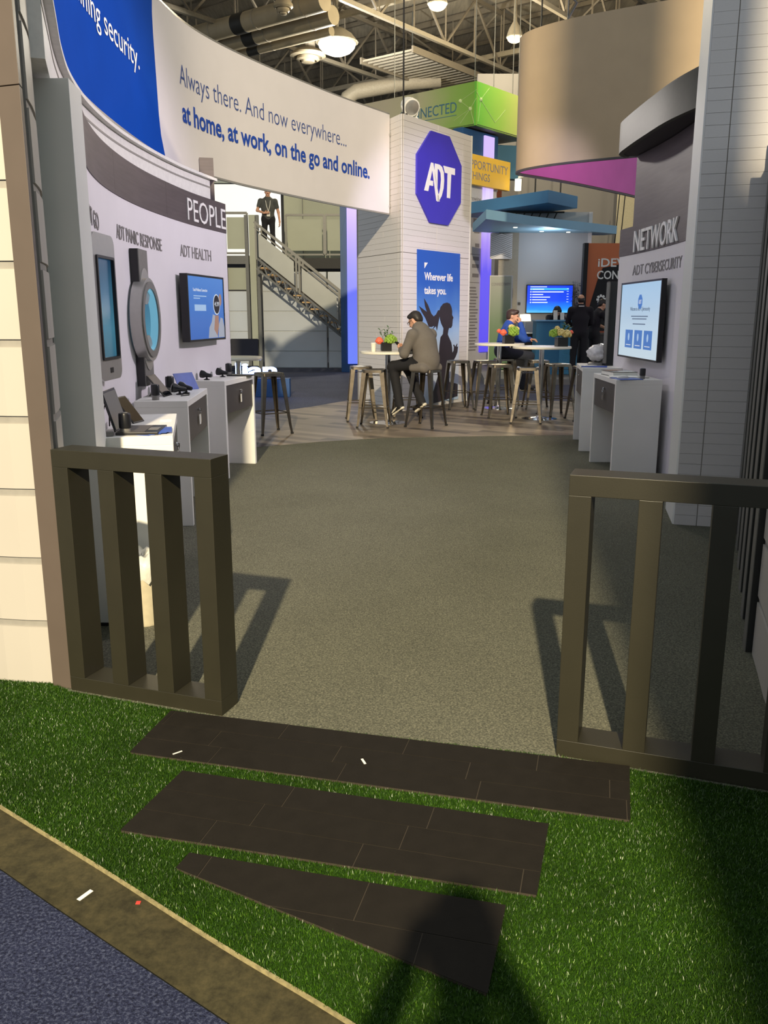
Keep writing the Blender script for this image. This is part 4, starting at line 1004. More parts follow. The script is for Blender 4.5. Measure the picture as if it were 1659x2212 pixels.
def bouquet(x, y, z, label, kinds, seed, s=.125):
    rnd = random.Random(seed); root = thing('flower_arrangement', label, 'flowers', (x, y, z))
    h = s*.78
    mb = MB(); rz = R(8)
    mb.box((x, y, z+h/2), (s*.92, s*.92, h), rz=rz); mb.build('vase', 'vase', root, bevel=.003)
    for kind, dx, dy, dz, r_ in kinds:
        c = (x+dx, y+dy, z+h+dz); mb = MB()
        if kind == 'rose': rose(mb, c, r_, seed); f = mb.build('rose', 'coral', root, smooth='all')
        elif kind == 'bud': rose(mb, c, r_, seed); f = mb.build('rose', 'coral', root, smooth='all')
        elif kind == 'lime': petal_cluster(mb, c, r_, 46, seed+1, .32); mb.ball(c, r_*.85, 10, 6); f = mb.build('hydrangea', 'lime', root, smooth='all')
        else: petal_cluster(mb, c, r_, 22, seed+2, .42); mb.ball(c, r_*.7, 8, 5); f = mb.build('blossom', 'cream_petal', root, smooth='all')
        MB().tube([(x+dx*.3, y+dy*.3, z+h*.5), c], .003, 5).build('stem', 'leaf', f)
    return root, h
def sprigs(root, x, y, z, items):
    for dx, dy, dz, L in items:
        mb = MB(); top = Vector((x+dx, y+dy, z+dz)); b = Vector((x+dx*.2, y, z))
        mb.tube([b, top], .0028, 5); st = mb.build('sprig', 'leaf', root)
        for k in range(5):
            a = k*2.1; q = b.lerp(top, .45+.12*k); m2 = MB(); leaf(m2, q, ((top-b).normalized()*.8+Vector((math.cos(a), math.sin(a), .2))), L, L*.38); m2.build('leaf', 'leaf', st, smooth='all')
b1, h = bouquet(.03, 12.16, 1.0, 'flowers with coral rose in black vase before the white pillar', [('rose', -.095, -.04, .035, .062), ('lime', .055, -.03, .035, .07), ('lime', .10, .03, .03, .05)], 3, .15)
sprigs(b1, .03, 12.16, 1.1, [(-.09, 0, .20, .06), (-.02, .02, .19, .05), (.03, 0, .24, .055), (.09, .02, .16, .055), (.0, -.05, .14, .05)])
b2, h = bouquet(1.985, 13.95, 1.045, 'coral and lime flowers in black vase before the man in blue', [('rose', -.09, -.06, .05, .062), ('bud', -.155, -.02, .07, .04), ('lime', .07, -.06, .045, .08), ('cream', .05, .04, .12, .045), ('cream', .13, .02, .09, .04)], 5, .17)
sprigs(b2, 1.985, 13.95, 1.17, [(.0, .02, .13, .05), (.08, .05, .14, .04)])
b3, h = bouquet(2.55, 12.55, 1.05, 'cream and peach flowers in black vase on the right hand table', [('cream', -.02, -.05, .06, .055), ('cream', .06, -.06, .04, .06), ('lime', -.12, -.02, .05, .06), ('bud', .13, -.02, .075, .038), ('cream', -.06, .03, .12, .035)], 9, .165)
sprigs(b3, 2.55, 12.55, 1.17, [(.06, .04, .2, .075), (.12, .02, .16, .08), (-.1, .03, .13, .06), (.03, 0, .17, .06)])

# ================================================================ FLOODLIGHTS
def floodlight(p, tgt, label, power, color, angle=70):
    root = thing('floodlight', label, 'floodlight', p)
    q = (Vector(tgt)-Vector(p)); yaw = math.atan2(q.y, q.x); rt = q.to_track_quat('Z', 'Y').to_matrix().to_4x4()
    c = Vector(p)+Vector((0, 0, .17))
    MB().lathe([(.04, -.16), (.11, -.13), (.125, -.02), (.13, .06), (.12, .065)], c, 18, rot=rt).build('housing', 'white', root, smooth=True)
    MB().lathe([(.115, .062), (.10, .07)], c, 18, rot=rt).build('lens', 'silver', root, smooth=True)
    for s_ in (-1, 1):
        sd = Vector((-math.sin(yaw), math.cos(yaw), 0))*s_*.15
        MB().bar(Vector(p)+sd*.6+Vector((0, 0, .01)), c+sd, .03, .012).build('bracket', 'white', root)
    MB().box((p[0], p[1], p[2]+.006), (.14, .2, .012), rz=yaw).build('base_plate', 'white', root)
    dirv = rt.to_3x3() @ Vector((0, 0, 1))
    add_light('floodlight_beam', 'SPOT', c+dirv*.2, power, color, target=tgt, size=.10, angle=angle, blend=.6, parent=root)
floodlight((.40, 14.0, 4.39), (2.6, 8.6, 1.7), 'white floodlight on top of the logo pillar', 300, (1.0, .92, .86), 40)
floodlight((-2.22, 8.95, 4.455), (1.0, 9.0, 0), 'white floodlight above the blue banner fabric', 90, PINK, 60)
floodlight((2.9, 7.6, 3.5), (-1.8, 6.9, 1.5), 'added unseen floodlight behind the right pillar brightening the people wall', 700, PINK, 85)  # fill lamp added out of view for the left display wall
tag(MB().tube([(3.3, 8.3, 3.5), (3.3, 8.3, 4.1)], .03, 10).build('added_lamp_stand', 'steel', smooth=True), 'added unseen steel stand for the fill floodlight on the canopy roof', 'stand')  # holds the added floodlight below
floodlight((3.3, 8.3, 4.1), (.7, 14.4, 2.4), 'added unseen floodlight above the NETWORK wall canopy brightening the logo pillar', 850, (.80, .74, 1.0), 36)  # added lavender lamp, out of view, to brighten the logo pillar
mb = MB(); mb.tube([(.25, 13.75, 4.4), (.27, 13.8, 4.43), (.3, 13.85, 4.41), (.34, 13.9, 4.44), (.36, 13.95, 4.42)], .008, 6); mb.tube([(.29, 13.80, 4.40), (.29, 13.8, 11)], .012, 6)
tag(mb.build('power_cable', 'black_soft', smooth=True), 'dark power cable rising from the logo pillar top', 'cable')

# added pink lamp, out of view, brightening the inside of the taupe ring
rl = thing('added_pink_light', 'added pink lamp out of view inside the taupe fabric ring', 'spotlight', (3.75, 12.3, 4.6))
MB().tube([(3.75, 12.3, 4.62), (3.75, 12.3, 4.85)], .07, 14).build('housing', 'black', rl, smooth=True)
MB().tube([(3.75, 12.3, 4.85), (3.75, 12.3, 11.5)], .01, 5).build('hanger', 'steel', rl)
add_light('added_pink_beam', 'POINT', (3.75, 12.3, 4.45), 60, (1.0, .62, .9), size=.06, parent=rl)
# ================================================================ DOUBLE DECK STAND WITH STAIRS (far left)
M['tread'] = pm('lit_wood_tread', (214, 172, 110), .5)
M['wall_glow'] = em('white_wall_glow', (255, 252, 240), 1.05, var=.01)  # strong light on the upper white wall put in as its own glow
dk = thing('double_deck_stand', 'grey two storey stand with upper landing behind the stairs', 'stand', (-3.5, 25, 0))
ZS = [0, .47, 1.03, 1.58, 2.12, 2.66, 3.2]
def rowpanels(x0, x1, y, zs, mat):
    MB().box(((x0+x1)/2, y+.05, (zs[0]+zs[-1])/2), (x1-x0, .08, zs[-1]-zs[0])).build('panel_frame', 'pale_line', dk)
    for a, b in zip(zs[:-1], zs[1:]): MB().box(((x0+x1)/2, y, (a+b)/2), (x1-x0-.03, .04, b-a-.03)).build('cladding_panel', mat, dk)
rowpanels(-3.42, -1.62, 24.9, ZS[:-1], 'grey_panel'); rowpanels(-1.58, -.4, 24.9, ZS[:-1], 'grey_panel')
rowpanels(-4.3, -3.75, 24.4, ZS[:5], 'grey_panel')
MB().box((-4.02, 24.4, 2.45), (.52, .05, .58)).build('cladding_panel', 'pale_green', dk)
for x, wd, mt in ((-4.32, .07, 'steel'), (-3.72, .09, 'steel'), (-3.56, .17, 'pale_green'), (-3.42, .08, 'steel')):
    MB().box((x, 24.25, 2.05), (wd, .12, 4.1)).build('column', mt, dk)
# upper landing, rails, frosted panels
MB().box((-4.6, 25.2, 2.95), (3.2, 1.7, .22)).build('landing', 'steel', dk)
MB().box((-1.6, 26.8, 2.95), (3.4, 1.6, .3)).build('landing', 'slat', dk)
def rail_panel(x0, x1, y, z0, z1, mat='frost'):
    r_ = MB(); r_.bar((x0, y, z1), (x1, y, z1), .06, .06); r_.bar((x0, y, z0), (x1, y, z0), .05, .05); r_.bar((x0, y, z0), (x0, y, z1), .05, .05, up=(1, 0, 0)); r_.bar((x1, y, z0), (x1, y, z1), .05, .05, up=(1, 0, 0))
    f = r_.build('rail_frame', 'rail', dk)
    MB().box(((x0+x1)/2, y+.0, (z0+z1)/2), (x1-x0-.1, .015, z1-z0-.22)).build('rail_panel', mat, f)
rail_panel(-4.3, -3.7, 24.3, 3.12, 4.16, 'pale_green'); rail_panel(-2.85, -1.75, 26.1, 3.2, 4.3, 'pale_green'); rail_panel(-1.7, -.5, 26.1, 3.2, 4.3, 'pale_green')
MB().box((-1.9, 28.0, 4.3), (2.4, .1, 3.4)).build('upper_wall', 'pale_green', dk)
MB().box((-2.52, 27.9, 4.3), (.02, .05, 3.4)).build('wall_joint', 'steel', dk)
MB().box((-4.7, 28.0, 4.2), (3.0, .1, 2.4)).build('glowing_wall', 'wall_glow', dk)
MB().box((-4.7, 27.6, 5.62), (3.0, .9, .35)).build('upper_fascia', 'pale_green', dk)
# stairs
st = thing('staircase', 'open grey staircase climbing left to the upper landing', 'stairs', (-2.0, 24.1, 0))
def sl(x): return 2.62+(x+3.38)*(-.788)       # underside line of the stringer
for y in (23.55, 24.55):
    mb = MB(); mb.bar((-3.38, y, sl(-3.38)+.06), (-.2, y, sl(-.2)+.06), .05, .07, up=(0, 1, 0)); mb.bar((-3.38, y, sl(-3.38)+.34), (-.2, y, sl(-.2)+.34), .05, .07, up=(0, 1, 0))
    sg = mb.build('stringer', 'steel', st)
    mb = MB(); x = -3.34
    while x < -.3:
        mb.bar((x, y, sl(x)+.06), (x+.14, y, sl(x+.14)+.34), .035, .035, up=(0, 1, 0)); mb.bar((x+.14, y, sl(x+.14)+.34), (x+.26, y, sl(x+.26)+.06), .035, .035, up=(0, 1, 0)); x += .26
    mb.build('lattice', 'steel', sg)
for k in range(15):
    x = -3.2+k*.225; MB().box((x, 24.05, sl(x)+.22), (.24, .92, .035)).build('tread', 'tread', st)
for y, mt in ((23.5, 'frost'), (24.6, 'frost')):
    mb = MB(); mb.bar((-3.40, y, sl(-3.4)+1.22), (-.2, y, sl(-.2)+1.22), .06, .06, up=(0, 1, 0)); mb.bar((-3.40, y, sl(-3.4)+1.08), (-.2, y, sl(-.2)+1.08), .03, .03, up=(0, 1, 0))
    hr = mb.build('handrail', 'rail', st)
    for x in (-3.36, -2.32, -2.24, -1.2, -1.12):
        MB().bar((x, y, sl(x)+.3), (x, y, sl(x)+1.22), .05, .05, up=(1, 0, 0)).build('baluster', 'rail', hr)
    if y < 24:
        for a, b in ((-3.30, -2.38), (-2.18, -1.26), (-1.06, -.3)):
            vs = [(a, y, sl(a)+.42), (b, y, sl(b)+.42), (b, y, sl(b)+1.02), (a, y, sl(a)+1.02)]
            MB().add(vs+[(p[0], p[1]+.012, p[2]) for p in vs], [(0, 1, 2, 3), (7, 6, 5, 4), (0, 4, 5, 1), (1, 5, 6, 2), (2, 6, 7, 3), (3, 7, 4, 0)]).build('infill_panel', mt, hr)
# left totem with light column
M['violet_light'] = grad('violet_light_column', [(0, (110, 136, 250)), (.55, (112, 118, 250)), (.8, (120, 92, 245)), (1, (128, 98, 248))], 2, 0, 5, .3, emit=1.0)
M['violet_light2'] = grad('violet_light_column_b', [(0, (86, 72, 238)), (.5, (104, 88, 240)), (.62, (170, 140, 246)), (.8, (240, 226, 255)), (.9, (190, 160, 255)), (1, (216, 190, 255))], 2, 0, 6, .3, emit=1.0)
tt = thing('light_totem', 'blue totem with violet glowing column beside the stairs', 'totem', (-.8, 23.0, 0))
MB().box((-.80, 23.2, 2.7), (.66, .3, 5.4)).build('body', 'totem_blue', tt, bevel=.004)
MB().box((-.755, 23.03, 2.62), (.40, .06, 4.8)).build('light_column', 'violet_light', tt)
mb = MB()
for a, b in (((-1.12, 3.4), (-.98, 4.0)), ((-1.12, 3.4), (-1.0, 2.4)), ((-1.1, 1.2), (-.98, 1.9)), ((-1.1, 1.2), (-1.0, .5))): mb.bar((a[0], 23.045, a[1]), (b[0], 23.045, b[1]), .012, .006)
mb.build('line_print', 'teal', tt)
# small station in front of the stairs: dark chair, white round table, lit letters
M['lit_letters'] = em('lit_blue_white_letters', (150, 180, 255), 7.0, var=.01)
ls = thing('lit_sign', 'glowing blue white letters on a low stand beside the stool', 'sign', (-2.35, 16.0, 0))
MB().box((-2.5, 16.1, .17), (1.5, .22, .34)).build('stand', 'totem_blue', ls, bevel=.004)
text('lian', 'lit_letters', ls, plane_map((-2.735, 16.0), (1, 0), .40), .22, .76, .05, weight=.035, split=True)
wtb = thing('side_table', 'white round table top half hidden by the people wall', 'table', (-2.62, 15.6, 0))
MB().lathe([(.42, .70), (.43, .715), (.43, .745), (.42, .76)], (-2.62, 15.6, 0), 32).build('table_top', 'table', wtb, smooth=True)
MB().lathe([(.04, .02), (.04, .70)], (-2.62, 15.6, 0), 14).build('pole', 'chrome', wtb, smooth=True)
MB().lathe([(.25, .0), (.25, .012), (.05, .03)], (-2.62, 15.6, 0), 24).build('base', 'chrome', wtb, smooth=True)
chr_ = thing('lounge_chair', 'dark navy chair behind the white side table', 'chair', (-2.75, 17.0, 0))
MB().box((-2.75, 17.2, .82), (.55, .08, .42), rot=Matrix.Rotation(-.12, 4, 'X')).build('backrest', 'black_soft', chr_, bevel=.02)
MB().box((-2.75, 16.95, .47), (.55, .5, .08)).build('seat', 'black_soft', chr_, bevel=.02)
for sx in (-1, 1):
    for sy in (-1, 1): MB().bar((-2.75+sx*.24, 16.95+sy*.2, 0), (-2.75+sx*.22, 16.95+sy*.18, .44), .03, .03, up=(1, 0, 0)).build('leg', 'steel', chr_)

# ================================================================ RIGHT TOTEM (yellow header)
tD = Vector((.66, .75, 0)).normalized(); tP = (2.25, 24.3)
tr = thing('sponsor_totem', 'white totem listing names with yellow header and violet light column', 'totem', (2.7, 24.8, 0))
tm = plane_map(tP, tD, 0)
solidplate([(-.3, 0), (1.36, 0), (1.36, 5.3), (-.3, 5.3)], 'totem_white', tr, tm, -.3, 0, 'body')
solidplate([(-.3, 5.3), (1.36, 5.3), (1.36, 6.27), (-.3, 6.27)], 'totem_blue', tr, tm, -.3, 0, 'crown')
solidplate([(.67, .45), (1.12, .45), (1.12, 6.2), (.67, 6.2)], 'violet_light2', tr, tm, 0, .05, 'light_column')
solidplate([(-.3, 4.87), (1.70, 4.87), (1.70, 5.62), (-.3, 5.62)], 'yellow', tr, tm, .06, .2, 'header')
hm = lambda u0, z0: (lambda u, v, w_: tm(u0+u, z0+v, .201+w_))
text('OPPORTUNITY', 'sign_grey', tr, hm(1.58, 5.27), .21, 2.0, .004, right=True)
text('OF THINGS', 'sign_grey', tr, hm(.72, 5.0), .19, 1.4, .004, right=True)
text('growing', 'sign_grey', tr, lambda u, v, w_: tm(.60+u, 4.50+v, .001+w_), .12, .55, .004, right=True)
rnd = random.Random(4)
for z in (4.25, 3.1, 2.35): rect(lambda u, v, w_: tm(u, v, .001+w_), -.1, .62, z, z+.015, 'sign_grey', tr, .003)
for z, wd in ((4.0, .3), (3.72, .26), (3.35, .2), (3.0, .3), (2.8, .32), (2.55, .3)): rect(lambda u, v, w_: tm(u, v, .001+w_), .58-wd, .58, z-.05, z+.05, 'sign_grey', tr, .003)
z = 2.2
while z > .5:
    rect(lambda u, v, w_: tm(u, v, .001+w_), .12+rnd.uniform(0, .1), .45+rnd.uniform(0, .15), z, z+.035, 'sign_grey', tr, .003); z -= .085

# ================================================================ HANGING SIGNS
M['green_fade'] = grad('green_fade_print', [(0, (118, 170, 60)), (.3, (150, 176, 108)), (.6, (184, 182, 154)), (1, (186, 180, 160))], 0, 2.0, -1.6, .6)
M['green_bright'] = grad('green_bright_print', [(0, (94, 186, 58)), (.5, (158, 204, 86)), (1, (216, 222, 130))], 0, 0, 1.6, .6)
gs = thing('green_box_sign', 'hanging box sign reading CONNECTED with green corner', 'sign', (2.39, 24.0, 6.3))
cor = Vector((2.39, 24.0, 0)); dl = Vector((-2.78, 2.345, 0)).normalized(); dr = Vector((1.346, 1.602, 0)).normalized()
ml = plane_map((cor.x+dl.x*4.6, cor.y+dl.y*4.6), -dl, 0); mr_ = plane_map((cor.x, cor.y), dr, 0)
M['green_fade'] = grad('green_fade_print', [(0, (112, 168, 52)), (.3, (140, 172, 92)), (.6, (180, 180, 146)), (1, (184, 178, 158))], 0, 0, -2.6, .6)
solidplate([(0, 6.3), (4.6, 6.3), (4.6, 7.36), (0, 7.36)], 'green_fade', gs, ml, -.06, 0, 'side_panel')
solidplate([(0, 6.3), (2.6, 6.3), (2.6, 7.36), (0, 7.36)], 'green_bright', gs, mr_, -.06, 0, 'side_panel')
q = [cor, cor+dr*2.6, cor+dr*2.6+dl*4.6, cor+dl*4.6]
MB().prism([(v.x, v.y) for v in q], 6.31, 6.34).build('underside', 'steel', gs)
text('CONNECTED', M['blue_ink'] if False else 'teal', gs, lambda u, v, w_: ml(4.6-.62+u, 6.70+v, .001+w_), .26, 1.95, .004, right=True)
text('ALWAYS', 'drawer', gs, lambda u, v, w_: ml(4.6-2.75+u, 6.60+v, .001+w_), .22, 1.3, .004, right=True)
rect(lambda u, v, w_: ml(u, v, .001+w_), 2.2, 3.98, 6.62, 6.635, 'teal', gs, .003)
mb = MB()
def ln(mp, a, b): pa, pb = mp(a[0], a[1], .003), mp(b[0], b[1], .003); mb.bar(pa, pb, .014, .006)
for a, b in (((4.1, 6.95), (4.6, 7.15)), ((4.1, 6.95), (4.42, 6.72)), ((4.42, 6.72), (4.6, 6.95)), ((4.42, 6.72), (4.1, 6.4)), ((4.42, 6.72), (4.55, 6.35)), ((4.42, 6.72), (3.9, 6.5))): ln(ml, a, b)
for a, b in (((.2, 6.95), (.6, 7.3)), ((.2, 6.95), (0, 7.1)), ((.2, 6.95), (.9, 6.5)), ((.2, 6.95), (.1, 6.4)), ((.9, 6.5), (1.4, 6.9))): ln(mr_, a, b)
for mp_, u, v in ((ml, 4.42, 6.72), (ml, 4.1, 6.95), (mr_, .2, 6.95)): mb.ball(mp_(u, v, 0), .05, 8, 6)
mb.build('line_print', pm('pale_line_print', (196, 214, 160), .6), gs)
for x, y in ((2.4, 24.6), (0.3, 26.4), (3.6, 26.0)): MB().tube([(x, y, 6.34), (x, y, 11)], .012, 5).build('suspension_wire', 'steel', gs)
tg = thing('teal_sign', 'teal hanging box under the green box sign', 'sign', (3.45, 26.3, 5.3))
MB().box((3.45, 26.3, 5.75), (.95, .3, .9), rz=.25).build('box', 'teal', tg)
for x in (3.1, 3.8): MB().tube([(x, 26.3, 6.2), (x, 26.3, 12)], .012, 5).build('suspension_wire', 'steel', tg)
og = thing('orange_panel', 'narrow orange sign panel just right of the yellow header', 'sign', (3.2, 26.8, 0))
MB().box((3.2, 26.8, 4.75), (.55, .1, 1.6)).build('board', 'orange', og)
MB().box((3.2, 26.86, 2.0), (.12, .1, 4.0)).build('post', 'steel', og)
text('3', 'white_letter', og, plane_map((3.2, 26.745), (1, 0), 4.98), .26, .15, .003)
text('0', 'white_letter', og, plane_map((3.2, 26.745), (1, 0), 4.66), .26, .15, .003)

# ================================================================ BLUE CANOPY STAND (far right)
pf_ = tag(MB().prism([(2.2, 18.95), (7.5, 18.6), (9, 24), (2.6, 24)], -.002, .12).build('raised_floor', pm('platform_floor', (128, 126, 120), .6, var=.08, scale=3)), 'raised pale floor of the blue canopy stand', 'platform')
sw = tag(MB().box((4.15, 22.7, 2.0), (2.15, .15, 4.0)).build('wall_canopy_stand', 'wall_far'), 'grey back wall of the blue canopy stand', kind='structure')
MB().box((5.19, 22.62, 2.0), (.09, .06, 4.0)).build('end_trim', 'totem_white', sw)
MB().box((3.15, 22.60, 2.0), (.5, .06, 4.0)).build('wall_panel', pm('warm_grey_panel', (150, 142, 128), .7), sw)
cnA = thing('upper_canopy', 'small dark blue canopy box hung above the pale blue one', 'canopy', (3.6, 21.5, 4.0))
qa = [(3.80, 20.95), (4.72, 22.05), (2.9, 24.6), (1.9, 23.6)]
MB().prism(qa, 4.02, 4.30).build('box', 'can_blue', cnA, bevel=.004)
mb = MB()
for x, y in ((3.6, 21.6), (4.3, 22.1)): mb.tube([(x, y, 4.3), (x, y, 9)], .02, 5)
mb.build('suspension_wire', 'slat', cnA)
cnB = thing('lower_canopy', 'wide pale blue canopy slab with small downlights', 'canopy', (4, 21, 3.5))
qb = [(2.2, 19.4), (3.42, 20.75), (5.95, 22.95), (5.7, 23.3), (4.04, 23.4), (2.2, 22.3)]
MB().prism(qb, 3.5, 3.70).build('slab', 'can_pale', cnB, bevel=.004)
M['lit_warm'] = em('downlight', (255, 246, 220), 3.0)
for x, y in ((3.1, 21.2), (3.9, 22.2), (4.6, 22.4)): MB().lathe([(.05, 3.49), (.05, 3.502)], (x, y, 0), 12).build('downlight', 'lit_warm', cnB)
add_light('canopy_fill_light', 'POINT', (4.0, 21.6, 3.2), 20, (.9, .95, 1.0), size=.15, parent=cnB)  # added fill light to brighten the people under the canopy
mb = MB()
for k in range(7): mb.bar((3.0+k*.2, 22.5, 3.72), (3.12+k*.2, 22.5, 3.98), .03, .03)
mb.bar((2.9, 22.5, 3.72), (4.5, 22.5, 3.72), .04, .04); mb.bar((2.9, 22.5, 3.98), (4.5, 22.5, 3.98), .04, .04); mb.build('lattice_truss', 'slat', cnB)
hp = thing('patterned_panel', 'white panel with zigzag stripes under the pale blue canopy', 'panel', (2.95, 22.45, 2.9))
MB().box((2.95, 22.5, 3.17), (.55, .03, .62)).build('board', 'totem_white', hp)
mb = MB()
for k in range(14):
    z = 2.88+k*.045
    mb.bar((2.68, 22.48, z), (2.95, 22.48, z+.1 if z+.1 < 3.48 else 3.48), .012, .008); mb.bar((2.95, 22.48, z+.1 if z+.1 < 3.48 else 3.48), (3.22, 22.48, z), .012, .008)
mb.build('stripe', 'steel', hp)
# back wall TV
M['menu_screen'] = grad('blue_menu_picture', [(0, (120, 214, 255)), (.2, (40, 140, 250)), (.5, (24, 70, 225)), (1, (22, 60, 215))], 2, 0, .72, .2, emit=1.3)
mt_ = plane_map((3.63, 22.6), (1, 0), 0)
tvb = tv(mt_, 1.2, 1.52, 2.235, 'large blue menu screen on the grey far wall', 'menu_screen', bez=.02, gap=.0)
s3 = lambda u, v, w_: mt_(u, v, .0635+w_)
M['lit_cyan'] = em('lit_cyan', (64, 190, 250), 1.1); M['lit_white2'] = em('lit_white_text', (225, 240, 255), 1.3)
rect(s3, .10, 1.08, 2.10, 2.15, 'lit_cyan', tvb, .001, 'screen_print')
rect(s3, .10, .52, 2.172, 2.19, 'lit_white2', tvb, .001, 'screen_print')
for k, (zz, wd) in enumerate(((2.11, .3), (2.045, .8), (1.98, .28), (1.915, .46), (1.85, .37), (1.785, .40))):
    rect(s3, .15, .15+wd, zz, zz+.022, 'lit_white2', tvb, .002, 'screen_print')
    flat([(.115+.017*math.cos(a), zz+.011+.017*math.sin(a)) for a in np.linspace(0, 2*PI, 9)[:-1]], 'lit_white2', tvb, s3, .002, 'screen_print')
    rect(s3, 1.03, 1.08, zz+.02, zz+.03, 'lit_white2', tvb, .002, 'screen_print')
# green gradient door panel
M['door_print'] = grad('green_fade_door', [(0, (52, 106, 50)), (.5, (110, 134, 98)), (1, (172, 172, 160))], 2, 0, 2.4, .5)
dr_ = thing('banner_panel', 'tall panel fading from grey to green behind the man in blue', 'panel', (2.86, 21.6, .12))
MB().box((2.86, 21.62, 1.27), (.56, .05, 2.3)).build('frame', 'totem_white', dr_)
MB().box((2.85, 21.585, 1.27), (.50, .02, 2.26)).build('printed_sheet', 'door_print', dr_)
text('CONNECTIVITY', 'sign_grey', dr_, plane_map((2.62, 21.572), (1, 0), 2.18), .07, .46, .003)
tag(MB().box((3.22, 22.55, 2.03), (.13, .04, .24)).build('wall_tablet', 'black', bevel=.005), 'small dark wall tablet left of the blue menu screen', 'tablet')
tag(MB().box((3.22, 22.56, 1.77), (.12, .015, .2)).build('notice', 'paper'), 'white paper notice under the wall tablet', 'notice')
tag(MB().box((3.46, 22.56, 1.76), (.06, .05, .07)).build('wall_sensor', 'black', bevel=.008), 'tiny black sensor on the grey far wall', 'sensor')
# reception desk, lamp, side bits
ds = thing('reception_desk', 'teal blue reception desk in front of the menu screen', 'desk', (4.1, 20.6, .12))
MB().box((4.03, 20.6, .73), (.98, .5, 1.22)).build('desk_body', 'desk_blue', ds, bevel=.004)
MB().box((4.03, 20.58, 1.355), (1.04, .56, .03)).build('desk_top', pm('desk_top_blue', (120, 176, 214), .3), ds)
MB().box((4.3, 20.34, .73), (.42, .02, 1.2)).build('front_panel', pm('desk_light_blue', (74, 146, 184), .5), ds)
for k, (x, hh_) in enumerate(((4.0, .22), (4.16, .17))):
    tag(MB().box((x, 20.5, 1.37+hh_/2), (.09, .02, hh_), rot=Matrix.Rotation(-.2, 4, 'X')).build('leaflet_holder', 'paper'), ('tall white leaflet holder on the reception desk', 'short white leaflet holder on the reception desk')[k], 'leaflets')
lmp = thing('table_lamp', 'lit table lamp with cream shade left of the reception desk', 'lamp', (3.52, 21.9, 1.05))
M['shade_lit'] = em('lit_cream_shade', (255, 240, 206), 1.3, base=(200, 190, 170))
MB().lathe([(.15, 1.33), (.13, 1.50)], (3.52, 21.9, 0), 20).build('lamp_shade', 'shade_lit', lmp, smooth=True)
MB().lathe([(.08, 1.05), (.08, 1.07), (.015, 1.09), (.012, 1.33)], (3.52, 21.9, 0), 14).build('base', 'chrome', lmp, smooth=True)
add_light('lamp_bulb', 'POINT', (3.52, 21.7, 1.56), 12, WARM, size=.05, parent=lmp)
sd_ = thing('side_cabinet', 'dark low cabinet under the table lamp', 'cabinet', (3.5, 21.8, .12))
MB().box((3.55, 21.9, .58), (.8, .42, .90)).build('cabinet_body', 'black_soft', sd_, bevel=.004)
MB().box((3.55, 21.9, 1.04), (.84, .46, .02)).build('cabinet_top', 'white', sd_)
bt_ = thing('water_bottle', 'small dark bottle with blue label on the side cabinet', 'bottle', (3.78, 21.75, 1.05))
MB().lathe([(.035, 0), (.035, .13), (.015, .17), (.015, .2)], (3.78, 21.75, 1.05), 12).build('bottle_body', 'black', bt_, smooth=True)
MB().lathe([(.0355, .03), (.0355, .09)], (3.78, 21.75, 1.05), 12).build('bottle_label', 'desk_blue', bt_)
# bare branch plant
pl_ = thing('potted_branches', 'grey leafy branches right of the menu screen', 'plant', (4.70, 21.7, .12))
MB().lathe([(.09, 0), (.11, .35), (.10, .35)], (4.70, 21.7, .12), 16).build('pot', 'black', pl_, smooth=True)
rnd = random.Random(11); M['dry_leaf'] = pm('dusty_leaf', (92, 92, 98), .7, var=.2)
for k in range(11):
    a = rnd.uniform(0, 2*PI); r_ = rnd.uniform(.02, .10); top = (4.70+r_*math.cos(a), 21.7+r_*math.sin(a)*.5, rnd.uniform(1.6, 2.35))
    br = MB().tube([(4.70, 21.7, .4), (4.70+r_*.4*math.cos(a), 21.7, 1.2), top], [.008, .006, .003], 5).build('branch', 'steel', pl_)
    mb = MB()
    for j in range(16):
        t = rnd.uniform(.35, 1); q = Vector((4.70, 21.7, .9)).lerp(Vector(top), t); leaf(mb, q, (rnd.uniform(-1, 1), rnd.uniform(-.6, .6), rnd.uniform(-.2, 1)), .08, .03)
    mb.build('foliage', 'dry_leaf', br)
# orange and black printed booth wall
M['flame'] = grad('orange_print', [(0, (120, 58, 36)), (.45, (168, 84, 52)), (1, (206, 112, 66))], 2, 0, 3.1, .5)
ow = thing('orange_display_wall', 'orange and black display wall lettered iDEVI CONN', 'display', (5.6, 21.6, .12))
MB().box((5.85, 21.7, 1.65), (1.9, .12, 3.05)).build('wall_board', 'flame', ow)
MB().box((4.885, 21.66, 1.65), (.10, .2, 3.05)).build('edge_post', 'black_soft', ow)
om = plane_map((4.9, 21.635), (1, 0), 0)
flat([(.32, 2.35), (.42, 2.6), (1.9, 2.9), (1.9, 1.1), (.2, 1.1), (.05, 1.28), (.2, 1.9)][::-1], 'black_soft', ow, om, .003, 'black_print')  # black area of the printed wall
text('iDEVICES', 'white_letter', ow, lambda u, v, w_: om(.30+u, 2.63+v, .001+w_), .19, 1.25, .003, weight=.015)
text('CONNECTED', 'white_letter', ow, lambda u, v, w_: om(.29+u, 2.34+v, .004+w_), .19, 1.45, .003, weight=.015)
mb = MB()
for k in range(8):
    a = k*PI/4; c, s_ = math.cos(a), math.sin(a); u0, v0 = .42, 1.86
    P = [(.045, -.01), (.11, -.02), (.115, .03), (.06, .04)]; P = [(u0+c*x-s_*y, v0+s_*x+c*y) for x, y in P]
    mb.add([om(x, y, .004) for x, y in P]+[om(x, y, .008) for x, y in P], [(0, 1, 2, 3), (7, 6, 5, 4), (0, 4, 5, 1), (1, 5, 6, 2), (2, 6, 7, 3), (3, 7, 4, 0)])
mb.build('pinwheel_emblem', 'white_letter', ow)
